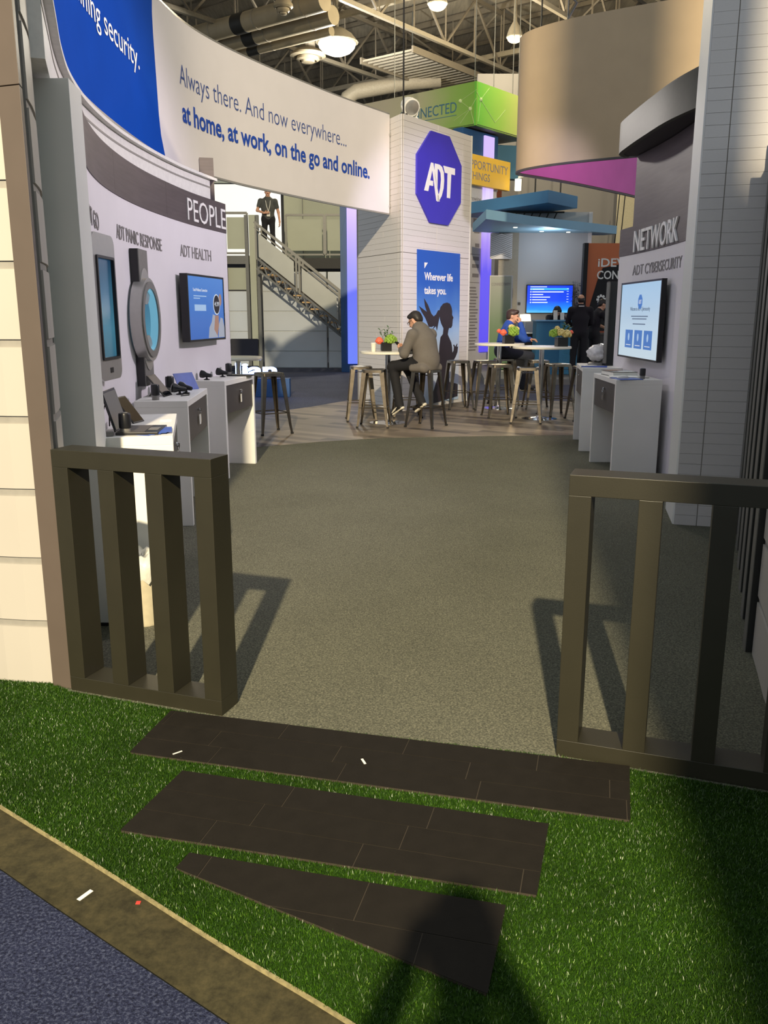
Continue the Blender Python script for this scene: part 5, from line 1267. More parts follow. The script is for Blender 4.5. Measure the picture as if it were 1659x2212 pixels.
text('& A', 'white_letter', ow, lambda u, v, w_: om(.86+u, 1.83+v, .004+w_), .12, .26, .003)
bc = thing('demo_counter', 'black demonstration counter with glowing APP letters', 'counter', (5.4, 20.6, .12))
MB().box((5.6, 20.7, .58), (1.5, .5, .92)).build('counter_body', 'black', bc, bevel=.004)
MB().box((5.6, 20.68, 1.055), (1.54, .56, .03)).build('counter_top', 'drawer', bc)
M['lit_app'] = em('lit_white_sign', (255, 250, 238), 2.2, var=.01)
text('APP', 'lit_app', bc, plane_map((4.93, 20.44), (1, 0), .70), .13, .32, .012, weight=.02, split=True)
mic = thing('gooseneck_microphone', 'small white microphone on the black demonstration counter', 'microphone', (5.02, 20.6, 1.07))
MB().tube([(5.02, 20.6, 1.07), (5.02, 20.6, 1.2)], .006, 6).build('neck', 'steel', mic)
MB().ball((5.02, 20.6, 1.22), .025, 8, 6).build('head', 'paper', mic, smooth='all')

# ================================================================ HALL: far walls and ceiling
hw_ = tag(MB().box((0, 58, 6), (60, .4, 12.2)).build('wall_back', 'hall_wall'), 'far brown grey wall of the exhibition hall', kind='structure')
rw = tag(MB().box((7.6, 27.5, 4.2), (.9, .5, 8.4)).build('wall_column', pm('hall_column', (176, 168, 140), .8)), 'pale hall column behind the orange display', kind='structure')
far2 = tag(MB().box((9, 30, 4.5), (12, .3, 9)).build('wall_partition', 'hall_wall'), 'grey hall partition behind the blue canopy stand', kind='structure')
mb = MB()
for x in (6.15, 6.3): mb.tube([(x, 24.5, 0), (x+.25, 24.5, 5.2)], .015, 5)
tag(mb.build('hanging_cable', 'black_soft'), 'dark cables hanging behind the orange display wall', 'cable')
cl = tag(MB().box((2, 38, 12.1), (64, 44, .2)).build('ceiling', 'ceil'), 'dark ribbed exhibition hall ceiling', kind='structure')
U = Vector((math.cos(R(52)), math.sin(R(52)), 0)); V = Vector((math.cos(R(-38)), math.sin(R(-38)), 0)); O = Vector((0, 32, 0))
def P(u, v, z): q = O+U*u+V*v; return (q.x, q.y, z)
def truss(axis, off, a0, a1, zb=9.9, zt=11.6, step=1.7, mat='truss', lt='truss_lt', cw=.12):
    g = (lambda t, z: P(t, off, z)) if axis == 'u' else (lambda t, z: P(off, t, z))
    mb = MB(); mb.bar(g(a0, zb), g(a1, zb), cw, cw); t_ = mb.build('roof_truss', lt, cl)
    mb = MB(); mb.bar(g(a0, zt), g(a1, zt), cw, cw); mb.build('top_chord', mat, t_)
    mb = MB(); t = a0; up = True
    while t < a1-.01:
        n = min(t+step, a1); mb.bar(g(t, zb if up else zt), g(n, zt if up else zb), .06, .06); mb.bar(g(n, zb), g(n, zt), .045, .045); up = not up; t = n
    mb.build('web', mat, t_)
for v in np.arange(-14, 16, 4.2): truss('u', v, -14, 24)
for u in np.arange(-10, 22, 6.5): truss('v', u, -16, 16, zb=10.3, zt=11.8, step=2.1, cw=.16)
for k, u in enumerate(np.arange(-13, 22, 1.6)): MB().bar(P(u, -16, 11.85), P(u, 16, 11.85), .09, .14).build('purlin', 'truss', cl)
# ladder shaped cable tray
ct = tag(empty('cable_tray', P(3, 1.2, 9.6)), 'ladder shaped cable tray crossing the dark ceiling', 'cable tray')
for v in (.2, 2.3): MB().bar(P(-1.5, v, 9.6), P(12, v, 9.6), .07, .2).build('side_rail', 'truss', ct)
me_r = None
for k in range(49):
    u = -1.4+k*.275
    if me_r is None: rg = MB().bar(P(u, .2, 9.6), P(u, 2.3, 9.6), .06, .06).build('rung', 'truss_lt', ct); me_r = rg.data; r0 = Vector(P(u, 0, 0))
    else:
        rg = bpy.data.objects.new('rung', me_r); COL.objects.link(rg); rg.parent = ct; rg.location = Vector(P(u, 0, 0))-r0
# ducts
def duct(p, q, r_, label, grp=None, bands=True):
    root = thing('air_duct', label, 'duct', tuple((Vector(p)+Vector(q))/2), group=grp)
    MB().tube([p, q], r_, 20).build('duct_body', 'duct', root, smooth=True)
    d = Vector(q)-Vector(p); L = d.length; d.normalize()
    for t in np.arange(1.0, L, 1.8): MB().tube([Vector(p)+d*t, Vector(p)+d*(t+.05)], r_*1.03, 20).build('band', 'truss_lt', root, smooth=True)
    t = L*.62; MB().tube([Vector(p)+d*t, Vector(p)+d*(t+.45)], r_*1.04, 20).build('dark_sleeve', 'slat', root, smooth=True)
duct((-8.8, 30.9, 9.75), (-1.6, 25.6, 9.75), .27, 'uppermost of the three wrapped ceiling ducts')
duct((-8.6, 31.6, 9.6), (-1.4, 26.3, 9.6), .25, 'middle of the three wrapped ceiling ducts')
duct((-8.5, 32.2, 9.4), (-1.5, 27.0, 9.4), .13, 'thinnest of the three wrapped ceiling ducts')
el = thing('elbow_duct', 'bent metal duct dropping behind the white banner', 'duct', (-1.4, 33, 6.5))
MB().tube([(-1.4, 33, 6.4), (-1.4, 33, 8.0), (-1.4, 33, 8.7), (-1.3, 33, 9.0), (-1.0, 33, 9.2), (.8, 33, 9.5), (2.0, 33, 9.6)], [.5, .42, .26, .26, .26, .26, .26], 18).build('duct_body', 'truss_lt', el, smooth=True)
MB().tube([(1.0, 33, 9.5), (1.0, 33, 12)], .03, 6).build('hanger', 'steel', el)
def diffuser(x, y, z, r_, label):
    root = thing('ceiling_diffuser', label, 'vent', (x, y, z))
    MB().lathe([(r_*.7, .22), (r_, .10), (r_*1.02, .04), (r_*.8, 0), (r_*.78, .05)], (x, y, z), 28).build('outer_cone', 'duct', root, smooth=True)
    MB().lathe([(r_*.62, .02), (r_*.66, -.06), (r_*.5, -.1), (r_*.48, -.02)], (x, y, z), 28).build('inner_cone', 'duct', root, smooth=True)
    MB().lathe([(r_*.4, -.05), (r_*.36, -.14), (r_*.1, -.16)], (x, y, z), 24).build('core', 'duct', root, smooth=True)
    MB().tube([(x, y, z+.2), (x, y, 11.8)], .24, 14).build('drop_duct', 'truss', root)
diffuser(-2.42, 29.8, 9.45, .56, 'round white ceiling diffuser left of the brightest lamp')
diffuser(-2.69, 25.3, 9.45, .26, 'small round ceiling diffuser near the top edge')
# lamps
M['lamp_glow'] = em('lamp_glow', (255, 244, 214), 14.0, var=.01); M['lamp_glow_w'] = em('lamp_glow_warm', (255, 222, 160), 10.0, var=.01)
def high_bay(x, y, z, r_, glow, label, power, color):
    root = thing('high_bay_lamp', label, 'lamp', (x, y, z))
    MB().lathe([(r_*1.0, -.02), (r_*1.05, .0), (r_*.75, .22), (r_*.4, .36), (.06, .42), (.02, 2.2)], (x, y, z), 20).build('reflector', 'truss_lt', root, smooth=True)
    MB().ball((x, y, z-.03), (r_*.92, r_*.92, r_*.55), 14, 8).build('bulb', glow, root, smooth='all')
    add_light('high_bay_light', 'POINT', (x, y, z-r_-.1), power, color, size=.2, parent=root)
high_bay(-1.42, 28.4, 9.5, .62, 'lamp_glow', 'brightest white high bay lamp above the banner', 700, (1, .96, .86))
high_bay(1.413, 25.08, 9.5, .26, 'lamp_glow_w', 'round warm lamp at the top edge of the view', 450, WARM)
high_bay(3.873, 27.88, 9.5, .24, 'lamp_glow_w', 'round warm lamp beside the taupe ring', 450, WARM)
high_bay(4.2, 23.5, 9.9, .26, 'lamp_glow_w', 'warm lamp hidden just above the top edge over the taupe ring', 450, WARM)
spt = thing('stage_spotlight', 'small white stage light below the teal hanging panel', 'spotlight', (3.75, 25.2, 4.7))
MB().tube([(3.72, 25.2, 4.85), (3.72, 25.2, 5.15)], .09, 12).build('head', 'lit_warm', spt, smooth=True)
MB().bar((3.72, 25.2, 5.2), (4.05, 25.2, 5.25), .08, .04).build('arm', 'white', spt); MB().tube([(3.9, 25.2, 5.25), (3.9, 25.2, 11.9)], .012, 5).build('hanger', 'steel', spt)
# ================================================================ PEOPLE (one continuous surface each, smooth union of tapered limbs)
def sdf_mesh(prims, vox):
    lo = np.full(3, 1e9); hi = -lo
    for p in prims:
        r = p['r']+.03
        for q in p['pts']: lo = np.minimum(lo, q-r); hi = np.maximum(hi, q+r)
    n = np.ceil((hi-lo)/vox).astype(int)+3; D = np.full(n, 9., np.float32); DM = np.full(n, 9., np.float32); MT = np.zeros(n, np.int16)
    ax = [lo[i]+vox*np.arange(n[i]) for i in range(3)]
    for p in prims:
        k = p['k']; m = p['r']+k*1.2+2.5*vox; a = np.min(p['pts'], axis=0)-m; b = np.max(p['pts'], axis=0)+m
        i0 = np.maximum(0, np.floor((a-lo)/vox).astype(int)); i1 = np.minimum(n, np.ceil((b-lo)/vox).astype(int)+1)
        sl = tuple(slice(i0[i], i1[i]) for i in range(3))
        X = np.stack(np.meshgrid(*[ax[i][sl[i]] for i in range(3)], indexing='ij'), -1)
        d = p['fn'](X).astype(np.float32); cur = D[sl]
        h = np.clip(.5+.5*(cur-d)/k, 0, 1); D[sl] = cur*(1-h)+d*h-k*h*(1-h)
        w_ = d < DM[sl]; DM[sl] = np.where(w_, d, DM[sl]); MT[sl] = np.where(w_, p['m'], MT[sl])
    S_ = D < 0; c = S_[:-1, :-1, :-1].astype(np.int8)
    for dx in (0, 1):
        for dy in (0, 1):
            for dz in (0, 1):
                if dx+dy+dz: c = c+S_[dx:n[0]-1+dx, dy:n[1]-1+dy, dz:n[2]-1+dz]
    act = np.argwhere((c > 0) & (c < 8)); idx = np.full(np.array(n)-1, -1, np.int32); idx[tuple(act.T)] = np.arange(len(act))
    acc = np.zeros((len(act), 3)); cnt = np.zeros(len(act))
    cor = [(0, 0, 0), (1, 0, 0), (0, 1, 0), (1, 1, 0), (0, 0, 1), (1, 0, 1), (0, 1, 1), (1, 1, 1)]
    for i in range(8):
        for j in range(i+1, 8):
            if sum(abs(cor[i][q]-cor[j][q]) for q in range(3)) != 1: continue
            A, B = act+cor[i], act+cor[j]; da = D[tuple(A.T)]; db = D[tuple(B.T)]; m = (da < 0) != (db < 0)
            t = np.where(m, da/np.where(m, da-db, 1), 0); acc += np.where(m[:, None], A+(B-A)*t[:, None], 0); cnt += m
    V = lo+vox*(acc/cnt[:, None]); F = []; MI = []
    for a in range(3):
        s0 = [slice(0, n[i]) for i in range(3)]; s1 = list(s0); s0[a] = slice(0, n[a]-1); s1[a] = slice(1, n[a])
        A0 = S_[tuple(s0)]; A1 = S_[tuple(s1)]; E = np.argwhere(A0 != A1)
        b, c2 = (a+1) % 3, (a+2) % 3; E = E[(E[:, b] > 0) & (E[:, c2] > 0) & (E[:, b] < n[b]-1) & (E[:, c2] < n[c2]-1)]
        ob = np.zeros(3, int); ob[b] = 1; oc = np.zeros(3, int); oc[c2] = 1
        q = np.stack([idx[tuple((E-ob-oc).T)], idx[tuple((E-oc).T)], idx[tuple(E.T)], idx[tuple((E-ob).T)]], 1)
        fl = A0[tuple(E.T)]; q[~fl] = q[~fl][:, ::-1]; F.append(q); MI.append(MT[tuple(E.T)])
    return V, np.concatenate(F), np.concatenate(MI)
def v3(*a): return np.array(a, float)
def cap(a, b, ra, rb, m, k=.02, n=None, f=1.0):
    a = np.array(a, float); b = np.array(b, float); ba = b-a; L2 = max(float(ba @ ba), 1e-9)
    if n is not None: n = np.array(n, float); n = n/np.linalg.norm(n)
    def fn(X):
        p = X-a; q = ba
        if n is not None: p = p+(f-1)*(p @ n)[..., None]*n
        h = np.clip((p @ q)/L2, 0, 1); return np.linalg.norm(p-h[..., None]*q, axis=-1)-(ra+(rb-ra)*h)
    return dict(fn=fn, pts=[a, b], r=max(ra, rb), m=m, k=k)
def ell(c, r, m, k=.015, Rm=None):
    c = np.array(c, float); r = np.array(r, float); Rm = np.eye(3) if Rm is None else Rm
    def fn(X):
        p = (X-c) @ Rm; k0 = np.linalg.norm(p/r, axis=-1); k1 = np.maximum(np.linalg.norm(p/(r*r), axis=-1), 1e-6); return k0*(k0-1)/k1
    return dict(fn=fn, pts=[c], r=float(r.max()), m=m, k=k)
def rotm(yaw=0, pitch=0, roll=0):
    return np.array((Matrix.Rotation(yaw, 3, 'Z') @ Matrix.Rotation(pitch, 3, 'X') @ Matrix.Rotation(roll, 3, 'Y')))
def hand(w, d, nrm, m, thumb_side, curl=.5, s=1.0):
    w = np.array(w, float); d = np.array(d, float); d /= np.linalg.norm(d); nrm = np.array(nrm, float); nrm -= d*(nrm @ d); nrm /= np.linalg.norm(nrm)
    sd = np.cross(d, nrm)*thumb_side; P = []
    P.append(cap(w, w+d*.08*s, .024*s, .034*s, m, .012, n=nrm, f=1.9))
    for i, (o, L) in enumerate(((.026, .070), (.009, .078), (-.009, .072), (-.026, .056))):
        b = w+d*.082*s+sd*o*s; d1 = d*math.cos(curl*.7)+nrm*math.sin(curl*.7); d2 = d*math.cos(curl*1.7)+nrm*math.sin(curl*1.7)
        e = b+d1*L*.5*s; t = e+d2*L*.5*s
        P += [cap(b, e, .0098*s, .0088*s, m, .004), cap(e, t, .0088*s, .0072*s, m, .004)]
    b = w+d*.025*s+sd*.028*s; e = b+(d*.55+sd*.65+nrm*.35)*.042*s; t = e+(d*.85+sd*.15+nrm*.45)*.035*s
    P += [cap(b, e, .0125*s, .0105*s, m, .008), cap(e, t, .0105*s, .0085*s, m, .004)]
    return P
SK, TOP, LEG, SHOE, SOLE, HAIR, EYE, SHIRT, LIP = range(9)
def head_prims(hc, Rh, s=1.0, female=False):
    hc = np.array(hc, float)
    def T(x, y, z): return hc+Rh @ (np.array((x, y, z))*s)
    P = [ell(T(0, -.012, .025), (.074*s, .092*s, .088*s), SK, .02, Rh), ell(T(0, .018, -.03), (.058*s, .066*s, .075*s), SK, .025, Rh),
         cap(T(0, .055, -.075), T(0, .062, -.088), .026*s, .022*s, SK, .02), cap(T(0, .082, .012), T(0, .104, -.024), .010*s, .0145*s, SK, .010),
         cap(T(-.03, .080, .026), T(.03, .080, .026), .011*s, .011*s, SK, .014), cap(T(-.026, .070, -.03), T(-.03, .055, -.05), .02*s, .02*s, SK, .02), cap(T(.026, .070, -.03), T(.03, .055, -.05), .02*s, .02*s, SK, .02)]
    for q in (-1, 1):
        P += [ell(T(q*.076, -.008, -.002), (.010*s, .019*s, .031*s), SK, .006, Rh), ell(T(q*.030, .0775, .010), (.013*s, .008*s, .0065*s), EYE, .003, Rh)]
    P.append(cap(T(-.02, .0835, -.053), T(.02, .0835, -.053), .0068*s, .0068*s, LIP, .004))
    return P
def make_mesh(nm, V, F, MI, mats, parent, smooth_it=2):
    me = bpy.data.meshes.new(nm); me.from_pydata(V.tolist(), [], F.tolist())
    used = sorted(set(MI.tolist())); mp = {u: i for i, u in enumerate(used)}
    for u_ in used: me.materials.append(M[mats[u_]] if isinstance(mats[u_], str) else mats[u_])
    me.polygons.foreach_set('material_index', [mp[x] for x in MI.tolist()]); me.polygons.foreach_set('use_smooth', [True]*len(me.polygons)); me.validate()
    o = bpy.data.objects.new(nm, me); COL.objects.link(o); o.parent = parent
    if smooth_it: md = o.modifiers.new('soften', 'SMOOTH'); md.factor = .5; md.iterations = smooth_it
    return o
M['skin'] = pm('skin', (206, 156, 128), .55, var=.05, scale=20); M['skin2'] = pm('skin_tan', (190, 138, 110), .55, var=.05, scale=20)
M['lip'] = pm('lip', (160, 92, 82), .5); M['eye'] = pm('eye_dark', (46, 38, 34), .3)
M['hair_dk'] = pm('hair_dark', (38, 32, 30), .5, var=.3, scale=60, stretch=(1, 1, 6)); M['hair_br'] = pm('hair_brown', (58, 40, 34), .5, var=.3, scale=60, stretch=(1, 1, 6))
M['blazer'] = pm('grey_tweed_blazer', (106, 100, 94), .9, var=.16, scale=220, bump=.25, bscale=300); M['trouser'] = pm('black_trousers', (26, 26, 30), .85, var=.1, scale=60)
M['shoe'] = pm('black_shoe', (28, 27, 28), .5); M['sole'] = pm('white_sole', (222, 216, 200), .6)
M['blue_jacket'] = pm('blue_jacket', (34, 76, 164), .8, var=.12, scale=14); M['jean'] = pm('dark_jeans', (42, 46, 56), .9, var=.12, scale=80)
M['black_shirt'] = pm('black_shirt', (34, 33, 38), .85, var=.1, scale=40); M['white_shirt'] = pm('white_shirt', (214, 210, 206), .8)
M['black_sweater'] = pm('black_sweater', (30, 27, 34), .9, var=.15, scale=60); M['charcoal_shirt'] = pm('charcoal_shirt', (72, 74, 72), .85, var=.1)
def person(label, loc, yaw, J, mats, vox=.009, head=(0, 0, 0), arm=(.058, .047, .041, .032), leg=(.088, .064, .056, .042), torso=(.165, .15, .155), tf=1.45, skirt=None, bare=False, hair=None, hands=((1, .6), (1, .6)), hs=1.0, extra=(), collar=None, short=False, shoes=True):
    """J: joints in local frame (x right, y forward, z up)"""
    root = thing('person', label, 'person', loc, yaw)
    P = []; Rh = rotm(*head); hc = np.array(J['head'], float); nk = np.array(J['neck'], float); ch = np.array(J['chest'], float); pv = np.array(J['pelvis'], float)
    up = (nk-pv)/np.linalg.norm(nk-pv); fw = np.cross(up, (1, 0, 0)); fw /= np.linalg.norm(fw)
    shL, shR = np.array(J['shL'], float), np.array(J['shR'], float)
    P += head_prims(hc, Rh, hs); P.append(cap(nk, hc+Rh @ v3(0, -.015, -.05), .056, .05, SK, .02))
    # torso
    P.append(cap(ch+up*.02, ch+up*.14*(np.linalg.norm(nk-ch)/.2), torso[0], torso[0]*.78, TOP, .05, n=fw, f=tf)); P.append(cap(pv+up*.05, ch, torso[2], torso[1], TOP, .06, n=fw, f=tf*.93))
    P.append(cap(shL*.92+nk*.08-up*.015, shR*.92+nk*.08-up*.015, .068, .068, TOP, .05)); P.append(cap(nk-up*.03, nk+up*.012, .074, .060, TOP, .03))
    P.append(cap(pv+v3(-.06, 0, 0), pv+v3(.06, 0, 0), .125, .125, LEG if skirt is None else TOP, .05, n=fw, f=1.12))
    if skirt: P.append(cap(pv+up*.1, pv+np.array(skirt), .165, .15, TOP, .04, n=fw, f=1.2))
    for s_, sh in (('L', shL), ('R', shR)):
        el, wr = np.array(J['el'+s_], float), np.array(J['wr'+s_], float); mid = sh*.45+el*.55
        if short:
            P += [cap(sh, mid, arm[0]+.004, arm[1]+.010, TOP, .04), cap(mid, el, arm[1]*.86, arm[1]*.84, SK, .01), cap(el, wr, arm[2]*.9, arm[3]*.85, SK, .02)]
        else: P += [cap(sh, el, arm[0], arm[1], TOP, .045), cap(el, wr, arm[2]+.002, arm[3]+.004, TOP, .03)]
        d = J.get('hd'+s_); nn = J.get('hn'+s_)
        if d is not None: P += hand(wr+np.array(d)/np.linalg.norm(d)*.012, d, nn, SK, hands[0 if s_ == 'L' else 1][0], hands[0 if s_ == 'L' else 1][1]); P.append(cap(wr-np.array(d)*.01, wr+np.array(d)/np.linalg.norm(d)*.03, .027, .026, SK, .01))
        hp, kn, an, to = [np.array(J[q+s_], float) for q in ('hip', 'kn', 'an', 'to')]
        P += [cap(hp, kn, leg[0], leg[1], LEG, .04), cap(kn, an, leg[2]+.006, leg[3]+.012, LEG, .03)]
        if shoes:
            dn = v3(0, 0, -1) if 'dn'+s_ not in J else np.array(J['dn'+s_], float)
            P += [cap(an+dn*.02, an+dn*.045, .040, .040, SHOE, .02), cap(an+dn*.048, to+dn*.0, .042, .036, SHOE, .02), cap(an+dn*.078-(to-an)*.12, to+dn*.035, .036, .033, SOLE, .006, n=dn, f=2.2)]
    P += list(extra)
    V, F, MI = sdf_mesh(P, vox); make_mesh('body', V, F, MI, mats, root)
    if hair:
        HP = []
        for kind, *a in hair:
            T = lambda q: hc+Rh @ (np.array(q, float)*hs)
            if kind == 'e': HP.append(ell(T(a[0]), np.array(a[1])*hs, 0, .015, Rh))
            else: HP.append(cap(T(a[0]), T(a[1]), a[2]*hs, a[3]*hs, 0, .02))
        V, F, MI = sdf_mesh(HP, min(vox, .009)); make_mesh('hair', V, F, MI, {0: mats[HAIR]}, root)
    root['_h'] = 0; del root['_h']
    return root, hc, Rh
def glasses(root, hc, Rh, mat='black', s=1.0):
    mb = MB(); T = lambda x, y, z: Vector(hc+Rh @ (np.array((x, y, z))*s))
    for q in (-1, 1):
        mb.tube([T(q*.033+.024*math.cos(a), .098, .008+.018*math.sin(a)) for a in np.linspace(0, 2*PI, 13)], .0028, 5); mb.tube([T(q*.057, .097, .012), T(q*.080, .02, .014), T(q*.080, -.012, .010)], .0028, 5)
    mb.tube([T(-.009, .101, .012), T(.009, .101, .012)], .0028, 5)
    V = mb; o = V.build('glasses', mat, root, local=True, smooth=True); return o
short_hair = [('e', (0, -.022, .048), (.080, .092, .080)), ('e', (0, -.055, .005), (.074, .060, .075)), ('e', (0, .035, .088), (.060, .050, .030))]
mats1 = {SK: 'skin', TOP: 'blazer', LEG: 'trouser', SHOE: 'shoe', SOLE: 'sole', HAIR: 'hair_dk', EYE: 'eye', SHIRT: 'white_shirt', LIP: 'lip'}
# --- seated man in the grey blazer, phone in both hands
J = dict(pelvis=(0, -.01, .90), chest=(0, .05, 1.13), neck=(0, .13, 1.30), head=(0, .20, 1.415), shL=(-.21, .085, 1.235), shR=(.21, .085, 1.235),
         elL=(-.27, .17, .985), elR=(.27, .19, .985), wrL=(-.085, .365, 1.025), wrR=(.075, .375, 1.02), hdL=(.35, .75, .35), hdR=(-.35, .75, .35), hnL=(.75, -.1, .65), hnR=(-.75, -.1, .65),
         hipL=(-.095, .03, .875), hipR=(.095, .03, .875), knL=(-.14, .47, .80), knR=(.13, .42, .765), anL=(-.12, .37, .29), anR=(.10, .16, .33), toL=(-.13, .47, .17), toR=(.10, .27, .22), dnL=(0, -.5, -.86), dnR=(0, -.6, -.8))
m1, hc, Rh = person('seated man in grey blazer and glasses looking at his phone', (.575, 11.72, 0), R(50), J, mats1, vox=.008, head=(.1, R(-30), 0), arm=(.072, .062, .056, .044), leg=(.095, .075, .064, .046), torso=(.19, .185, .195), tf=1.30, skirt=(0, -.03, -.02), hair=short_hair, hands=((1, 1.0), (-1, 1.0)),
    extra=[cap((0, .12, 1.325), (0, .165, 1.33), .058, .056, SHIRT, .008), cap((-.15, -.08, .785), (.15, -.08, .785), .052, .052, TOP, .03), cap((-.18, -.06, .80), (-.185, .10, .79), .055, .045, TOP, .03), cap((.18, -.06, .80), (.185, .10, .79), .055, .045, TOP, .03)])
glasses(m1, hc, Rh)
pp = thing('mobile_phone', 'dark phone held by the man in the grey blazer', 'phone', (0, 0, 0))
ry = Matrix.Rotation(R(50), 3, 'Z'); pc = ry @ Vector((-.005, .475, 1.085)); pw = Vector((.575, 11.72, 0))+pc; pp.location = pw
MB().box(pw, (.072, .010, .145), rot=(Matrix.Rotation(R(50), 4, 'Z') @ Matrix.Rotation(R(-52), 4, 'X'))).build('phone_body', 'black', pp, bevel=.003)
b_ = pw+ry @ Vector((0, -.0047, .0037)); MB().box(b_, (.066, .002, .135), rot=(Matrix.Rotation(R(50), 4, 'Z') @ Matrix.Rotation(R(-52), 4, 'X'))).build('phone_screen', 'screen_black', pp)
for k in range(3):   # stripes on the trainer
    MB().box(Vector((-.168, .405+.022*k, .225-.018*k)), (.006, .010, .06), rot=Matrix.Rotation(R(35), 4, 'X')).build('shoe_stripe', 'sole', m1, local=True)
# --- seated man in the blue jacket, chin on hand
mats2 = dict(mats1); mats2.update({TOP: 'blue_jacket', LEG: 'jean', HAIR: 'hair_br', SHIRT: 'blue_jacket'})
J = dict(pelvis=(0, -.06, .90), chest=(0, .0, 1.14), neck=(0, .05, 1.33), head=(0, .115, 1.462), shL=(-.19, .04, 1.27), shR=(.19, .04, 1.27),
         elL=(-.24, .24, 1.085), elR=(.20, .30, 1.10), wrL=(-.10, .42, 1.085), wrR=(.10, .235, 1.335), hdL=(.6, .7, 0), hdR=(-.25, -.12, .6), hnL=(0, 0, -1), hnR=(-.7, -.5, 0),
         hipL=(-.1, .0, .875), hipR=(.1, .0, .875), knL=(-.17, .44, .80), knR=(.16, .40, .82), anL=(-.15, .36, .33), anR=(.14, .30, .33), toL=(-.15, .52, .28), toR=(.14, .46, .28))
m2, hc, Rh = person('seated man in blue jacket resting his chin on his hand', (2.03, 14.62, 0), R(-92), J, mats2, vox=.010, head=(R(-12), R(-6), 0), arm=(.066, .056, .052, .042), leg=(.095, .075, .064, .046), torso=(.165, .155, .16), hair=[('e', (0, -.020, .050), (.082, .096, .078)), ('e', (0, -.055, .005), (.076, .060, .080)), ('e', (.0, .050, .085), (.062, .045, .034))], hands=((-1, .5), (1, .9)))
mb = MB(); mb.tube([Vector((-.07, .02, 1.36)), Vector((-.05, .135, 1.26)), Vector((0, .16, 1.12)), Vector((.05, .135, 1.26)), Vector((.07, .02, 1.36))], .006, 5); mb.build('lanyard', 'paper', m2, local=True)
# --- standing man in black seen from behind
mats3 = dict(mats1); mats3.update({TOP: 'black_sweater', LEG: 'trouser', HAIR: 'hair_dk', SHOE: 'sole'})
def stand(h=1.0, **kw):
    J = dict(pelvis=(0, 0, .95), chest=(0, .0, 1.22), neck=(0, .0, 1.47), head=(0, .03, 1.63), shL=(-.20, 0, 1.41), shR=(.20, 0, 1.41), elL=(-.27, -.02, 1.13), elR=(.27, -.02, 1.13), wrL=(-.26, .08, .88), wrR=(.26, .08, .88),
             hdL=(0, .1, -1), hdR=(0, .1, -1), hnL=(1, 0, 0), hnR=(-1, 0, 0), hipL=(-.095, 0, .92), hipR=(.095, 0, .92), knL=(-.11, .02, .50), knR=(.11, .02, .50), anL=(-.12, 0, .09), anR=(.12, 0, .09), toL=(-.14, .15, .045), toR=(.14, .15, .045))
    J.update(kw)
    return {k_: (tuple(np.array(q)*h) if k_[:2] not in ('hd', 'hn') else q) for k_, q in J.items()}
m3, hc, Rh = person('standing man in black sweater seen from behind with a bald spot', (4.36, 19.5, .12), R(-8), stand(1.045, elL=(-.25, .14, 1.15), wrL=(-.14, .34, 1.08), elR=(.25, .14, 1.15), wrR=(.14, .34, 1.08), hdL=(.4, .9, 0), hdR=(-.4, .9, 0), hnL=(0, 0, -1), hnR=(0, 0, -1), head=(.0, .05, 1.62)), mats3, vox=.013,
       hair=[('e', (0, -.045, -.005), (.079, .066, .070)), ('e', (0, -.02, .01), (.083, .075, .055))], torso=(.185, .175, .17), leg=(.10, .075, .065, .05), arm=(.07, .06, .052, .04))
mb = MB(); mb.box((0, -.16, 1.555), (.12, .012, .018)); mb.build('collar_mark', 'white_letter', m3, local=True)
# --- second man, facing right, reaching to the counter
m4, hc, Rh = person('dark haired man reaching to the black demonstration counter', (4.83, 20.05, .12), R(-78), stand(1.0, pelvis=(0, -.05, .95), neck=(0, .08, 1.45), head=(0, .15, 1.59), shL=(-.2, .06, 1.39), shR=(.2, .08, 1.39), elR=(.26, .22, 1.14), wrR=(.20, .44, 1.08), hdR=(-.1, .9, -.1), hnR=(0, 0, -1), elL=(-.26, .2, 1.14), wrL=(-.16, .40, 1.05), hdL=(.2, .9, 0), hnL=(0, 0, -1)), {**mats3, SK: 'skin', SHOE: 'shoe'}, vox=.012,
       head=(0, R(-22), 0), hair=[('e', (0, -.02, .050), (.081, .096, .080)), ('e', (0, -.055, .005), (.075, .060, .078)), ('e', (0, .05, .088), (.058, .04, .03))], short=True)
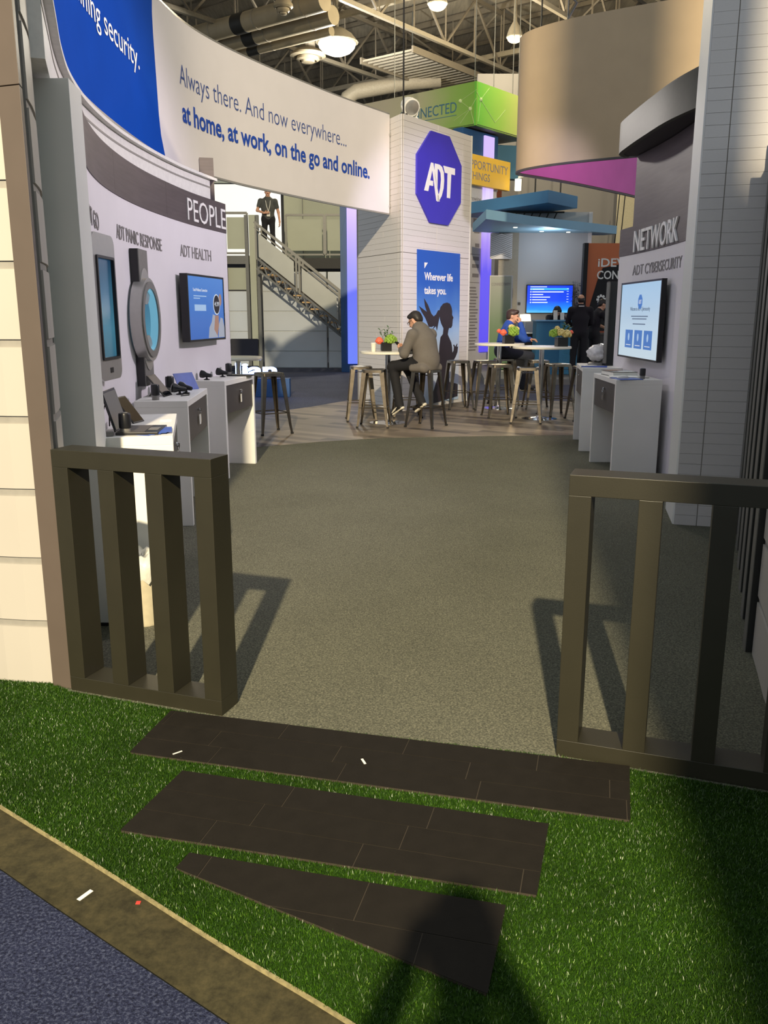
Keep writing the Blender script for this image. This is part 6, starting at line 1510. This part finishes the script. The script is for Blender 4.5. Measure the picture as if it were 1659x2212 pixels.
# --- dark haired person bent behind the reception desk
m5, hc, Rh = person('dark haired person with bowed head behind the reception desk', (4.12, 21.22, .12), R(185), stand(.98, pelvis=(0, -.06, .95), chest=(0, .0, 1.19), neck=(0, .12, 1.38), head=(0, .21, 1.47), shL=(-.18, .08, 1.33), shR=(.18, .08, 1.33), elL=(-.24, .22, 1.22), wrL=(-.1, .33, 1.25), elR=(.24, .22, 1.22), wrR=(.1, .33, 1.25), hdL=(.3, .8, 0), hdR=(-.3, .8, 0), hnL=(0, 0, -1), hnR=(0, 0, -1)), {**mats3, SHOE: 'shoe'}, vox=.013, head=(0, R(-38), 0),
       hair=[('e', (0, -.02, .045), (.088, .10, .085)), ('c', (-.075, -.01, .02), (-.085, .02, -.16), .035, .03), ('c', (.075, -.01, .02), (.085, .02, -.16), .035, .03), ('c', (0, -.08, 0), (0, -.09, -.15), .05, .05)])
# --- man at the top of the stairs
m6, hc, Rh = person('man in dark shirt with lanyard standing at the stair head', (-3.13, 24.35, 3.06), R(190), stand(1.0, elR=(.29, .04, 1.16), wrR=(.12, .22, 1.08), hdR=(-.8, .3, .1), hnR=(0, -1, 0), elL=(-.28, -.03, 1.13), wrL=(-.30, .10, .88), hdL=(0, .2, -1)), {**mats3, TOP: 'charcoal_shirt', LEG: 'trouser', SHOE: 'shoe'}, vox=.013, short=True, hair=short_hair, torso=(.18, .165, .165))
mb = MB(); mb.tube([Vector((-.07, .06, 1.46)), Vector((-.05, .14, 1.3)), Vector((.0, .16, 1.12))], .008, 5); mb.tube([Vector((.07, .06, 1.46)), Vector((.05, .14, 1.3)), Vector((.0, .16, 1.12))], .008, 5); mb.box((0, .165, 1.06), (.09, .006, .12)); mb.build('lanyard', 'paper', m6, local=True)
# --- the photographer, whose shadow falls on the slabs (stands behind the camera)
m7, hc, Rh = person('photographer in dark clothes raising a phone, seen only by the shadow', (.0, -.42, -.004), R(0), stand(1.0, elL=(-.26, .10, 1.16), wrL=(-.10, .27, 1.40), elR=(.26, .10, 1.16), wrR=(.10, .27, 1.40), hdL=(.3, .1, .9), hdR=(-.3, .1, .9), hnL=(.8, .3, 0), hnR=(-.8, .3, 0)), {**mats3, SHOE: 'shoe'}, vox=.014, hair=short_hair)
# --- unseen tower added behind the photographer: shaped to throw the broad shade at the right
tw = thing('shade_tower', 'tall white booth tower standing behind the photographer across the aisle', 'tower', (1.5, -3.2, 0))
MB().box((1.46, -3.2, 3.1), (2.6, .5, 6.2)).build('tower_body', 'white', tw, bevel=.01)
MB().box((.38, -3.2, 7.3), (.44, .5, 2.2)).build('shade_mast', 'white', tw, bevel=.01)  # added height that shades part of the right pillar
MB().box((1.48, -3.2, .06), (2.7, .6, .12)).build('plinth', 'drawer', tw)
